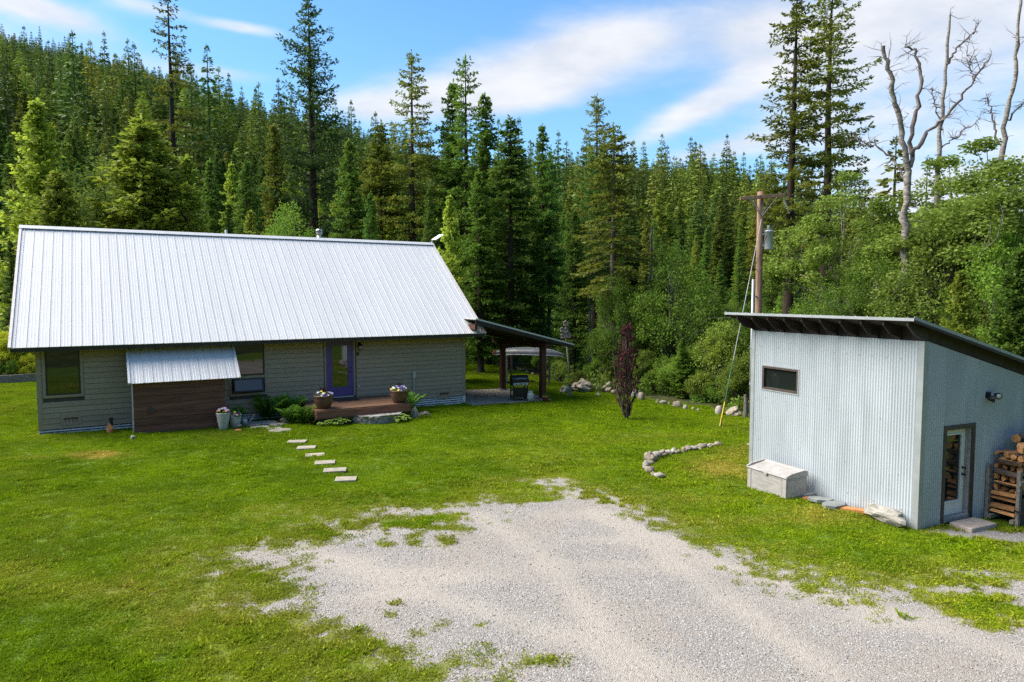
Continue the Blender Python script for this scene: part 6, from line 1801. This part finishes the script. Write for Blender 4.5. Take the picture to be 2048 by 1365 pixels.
# thin to a rough minimum spacing on a grid
cell = {}
keep = []
for i in range(len(x)):
    c = (int(x[i] // (4.3 if d[i] < 230 else 3.3)), int(y[i] // (4.3 if d[i] < 230 else 3.3)), d[i] < 230)
    if c in cell: continue
    cell[c] = 1; keep.append(i)
keep = np.array(keep[:n]); x, y = x[keep], y[keep]
z = terrain(x, y) - .3
sc_ = np.where(wr.random(len(x)) < .12, wr.uniform(1.2, 1.65, len(x)), wr.uniform(.55, 1.2, len(x))); sc_ = sc_ * (1 - .42 * sstep(200, 330, np.hypot(x, y))); scl = np.stack([sc_ * wr.uniform(.8, 1.2, len(x)), sc_ * wr.uniform(.8, 1.2, len(x)), sc_], -1)
# stands of like trees
sel = fbm(x, y, .012, 3) + wr.normal(size=len(x)) * .16
idx = np.digitize(sel, [.36, .44, .52, .60, .68])
nr = (np.hypot(x, y) < 170) & (wr.random(len(x)) < .8)
idx[nr] = 6 + wr.integers(0, 5, nr.sum()); scl[nr] = np.minimum(scl[nr], 1.2) * .60
scl[:, :2] *= 1.3
scatter('hillside_forest', np.stack([x, y, z], -1), wr.uniform(0, 6.28, len(x)), scl, idx, hid, 'dense conifer forest covering the hillside behind')

# undergrowth between the trees
ucol = bpy.data.collections.new('undergrowth_kinds')
for k, m in enumerate((L_green, L_birch, L_firdark)):
    o = bpy.data.objects.new('kind_%d' % k, leaf_ball(200 + k, 260, .8, .02, 1.1, .24, m, 'clump')); ucol.objects.link(o)
n = 5200
az = wr.uniform(-.85, .75, n); d = np.sqrt(wr.uniform(24 ** 2, 110 ** 2, n)); x = d * np.sin(az); y = d * np.cos(az)
ls = sdf_poly(x, y, LAWN)
rx = (x - HB.x) * HU.x + (y - HB.y) * HU.y; ry = (x - HB.x) * HN.x + (y - HB.y) * HN.y
sx_ = (x - SB.x) * SU.x + (y - SB.y) * SU.y; sy_ = (x - SB.x) * SN.x + (y - SB.y) * SN.y
ok = (ls < -.6) & ~((rx > -1) & (rx < 17) & (ry > -2) & (ry < 11)) & ~((sx_ > -1.5) & (sx_ < 8) & (sy_ > -3) & (sy_ < 6.5)) & ~((x < -20) & (y < 40))
x, y = x[ok], y[ok]
scatter('undergrowth', np.stack([x, y, terrain(x, y) - .1], -1), wr.uniform(0, 6.28, len(x)), wr.uniform(.5, 1.3, len(x)) * np.where(np.hypot(x, y) > 55, 1.3, .85), wr.integers(0, 3, len(x)), ucol, 'leafy undergrowth on the forest floor')

# ================================================================== GRASS, WEEDS, STONES
def grass_mat():
    m = bpy.data.materials.new('grass_blades'); m.use_nodes = True
    t = m.node_tree; t.nodes.clear(); q = NT(t)
    at = q.n('ShaderNodeAttribute', attribute_name='tip'); ge = q.n('ShaderNodeNewGeometry'); oi = q.n('ShaderNodeObjectInfo')
    dr = q.n('ShaderNodeAttribute', attribute_name='dryv', attribute_type='INSTANCER')
    P = ge.outputs['Position']
    c = q.mix(q.ramp(q.noise(P, .45, 5, .6), .32, .68), (.140, .250, .003), (.275, .405, .004))
    c = q.mix(q.math('MULTIPLY', q.ramp(q.noise(P, 2.2, 5, .65), .45, .70), .75), c, (.088, .162, .003))
    c = q.mix(q.math('MULTIPLY', q.ramp(q.noise(P, .9, 6, .7), .55, .78), .55), c, (0.3000, 0.3100, 0.0300))
    c = q.mix(q.math('MULTIPLY', oi.outputs['Random'], .35), c, (0.2800, 0.3500, 0.0180))
    c = q.mix(dr.outputs['Fac'], c, (0.5500, 0.4200, 0.0800))
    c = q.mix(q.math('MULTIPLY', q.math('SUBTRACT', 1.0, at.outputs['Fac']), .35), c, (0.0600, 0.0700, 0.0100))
    b = q.n('ShaderNodeBsdfPrincipled', ins={'Base Color': c, 'Roughness': .7, 'Specular IOR Level': .06}); tr_ = q.n('ShaderNodeBsdfTranslucent', ins={0: c})
    ms = q.n('ShaderNodeMixShader', ins={0: .3, 1: b.outputs[0], 2: tr_.outputs[0]}); q.n('ShaderNodeOutputMaterial', ins={0: ms.outputs[0]})
    return m


M_blade = grass_mat()


def tuft_mesh(seed, n, rad, h, wd, m=M_blade):
    r_ = np.random.default_rng(seed); a = r_.uniform(0, 6.28, n); q = rad * np.sqrt(r_.random(n))
    C_ = np.stack([q * np.cos(a), q * np.sin(a), np.zeros(n) - .005], -1); d = unit(np.stack([r_.normal(size=n) * .5, r_.normal(size=n) * .5, np.ones(n)], -1))
    L = h * r_.uniform(.5, 1.2, n)[:, None]; sd_ = unit(np.cross(d, r_.normal(size=(n, 3)))) * wd
    bend = np.stack([r_.normal(size=n) * .35, r_.normal(size=n) * .35, np.zeros(n)], -1) * h
    V_ = np.stack([C_ - sd_ * .5, C_ + sd_ * .5, C_ + d * L * .6 + sd_ * .4, C_ + d * L + bend], 1).reshape(-1, 3)
    i = np.arange(n)[:, None] * 4; F_ = np.concatenate([i + [0, 1, 2], i + [0, 2, 3]])
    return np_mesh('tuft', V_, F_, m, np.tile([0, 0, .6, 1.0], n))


gcol_ = bpy.data.collections.new('grass_kinds')
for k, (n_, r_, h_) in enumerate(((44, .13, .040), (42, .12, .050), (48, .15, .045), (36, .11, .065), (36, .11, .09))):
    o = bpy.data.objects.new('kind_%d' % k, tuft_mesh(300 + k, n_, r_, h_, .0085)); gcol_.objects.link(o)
gr_ = np.random.default_rng(12)
n = 190000
x = gr_.uniform(-30, 20, n); y = 7.0 + 46 * gr_.random(n) ** 1.25
inview = (np.abs(x) < (y * .78 + 1.5))
x, y = x[inview], y[inview]
g, dry, dust, wood = cover(x, y)
rx = (x - HB.x) * HU.x + (y - HB.y) * HU.y; ry = (x - HB.x) * HN.x + (y - HB.y) * HN.y
sx_ = (x - SB.x) * SU.x + (y - SB.y) * SU.y; sy_ = (x - SB.x) * SN.x + (y - SB.y) * SN.y
ins_h = (rx > -.05) & (rx < 16.2) & (ry > -.05) & (ry < 10.2); ins_b = (rx > 2.7) & (rx < 5.75) & (ry > -1.36) & (ry < 0); ins_d = (rx > 8.5) & (rx < 12.4) & (ry > -2.72) & (ry < 0)
ins_s = (sx_ > -.05) & (sx_ < 6.1) & (sy_ > -.05) & (sy_ < 4.9); ins_p = (rx > 16.1) & (rx < 20.3) & (ry > -.78) & (ry < 3.8); ins_w = (sx_ > 2.0) & (sx_ < 4.7) & (sy_ > -.8) & (sy_ < 0)
bed = (rx > 5.7) & (rx < 8.6) & (ry > -1.7) & (ry < 0)
stp = np.zeros(len(x), bool)
for (px, py, wp) in STEP + [(562, 862, 46), (742, 846, 90)]:
    c = G(px, py); wm = wp * c.y / F_PX; stp |= (np.abs(x - c.x) < wm * .45) & (np.abs(y - c.y) < .19)
ok = (gr_.random(len(x)) < np.clip(g * 1.05 - .06, 0, 1)) & (wood < .6) & ~(ins_h | ins_b | ins_d | ins_s | ins_p | ins_w | bed | stp)
x, y, g, dry = x[ok], y[ok], g[ok], dry[ok]
zz_ = np.vectorize(zg)(x, y) + (fbm(x, y, .5, 3) - .5) * .05 + (fbm(x + 9, y, 2.5, 3) - .5) * .03 * g - .022
clmp = fbm(x + 3, y + 8, 1.1, 3)
idx = np.clip(np.digitize(clmp + gr_.normal(size=len(x)) * .10, [.40, .52, .66, .78]), 0, 4)
go_ = scatter('lawn_grass', np.stack([x, y, zz_], -1), gr_.uniform(0, 6.28, len(x)), gr_.uniform(.75, 1.25, len(x)) * (1 + np.clip(y - 20, 0, 30) * .018), idx, gcol_, 'short mown grass of the lawn')
a = go_.data.attributes.new('dryv', 'FLOAT', 'POINT'); a.data.foreach_set('value', np.clip(dry * 1.1 + gr_.normal(size=len(x)) * .08 * (dry > .05), 0, 1).astype(np.float32))

# loose stones of the drive
scol = bpy.data.collections.new('gravel_kinds')
for k, m in enumerate((mat('gravel_grey', (.17, .17, .175), (.25, .25, .25), 9, .9, rnd=.35), mat('gravel_pale', (.28, .265, .25), (.37, .355, .34), 9, .9, rnd=.2), mat('gravel_tan', (.21, .17, .14), (.28, .23, .19), 9, .9, rnd=.3))):
    me = rock_mesh(400 + k, 1, .5, .7, .5); me.materials.append(m); o = bpy.data.objects.new('kind_%d' % k, me); scol.objects.link(o)
n = 60000
x = gr_.uniform(-9, 14, n); y = 7 + 12 * gr_.random(n) ** 1.3
g, dry, dust, wood = cover(x, y)
ok = (gr_.random(n) < (1 - g) * (1 - .75 * dust)) & (np.abs(x) < y * .78 + 1) & ~(((x - SB.x) * SU.x + (y - SB.y) * SU.y > -.05) & ((x - SB.x) * SN.x + (y - SB.y) * SN.y > -.05))
x, y = x[ok], y[ok]
zz_ = np.vectorize(zg)(x, y) + (fbm(x, y, .5, 3) - .5) * .05 - .018
scatter('loose_gravel', np.stack([x, y, zz_], -1), gr_.uniform(0, 6.28, len(x)), .006 + .015 * gr_.random(len(x)) ** 2.2, gr_.choice([0, 0, 1, 1, 1, 2], len(x)), scol, 'loose gravel stones lying on the drive')
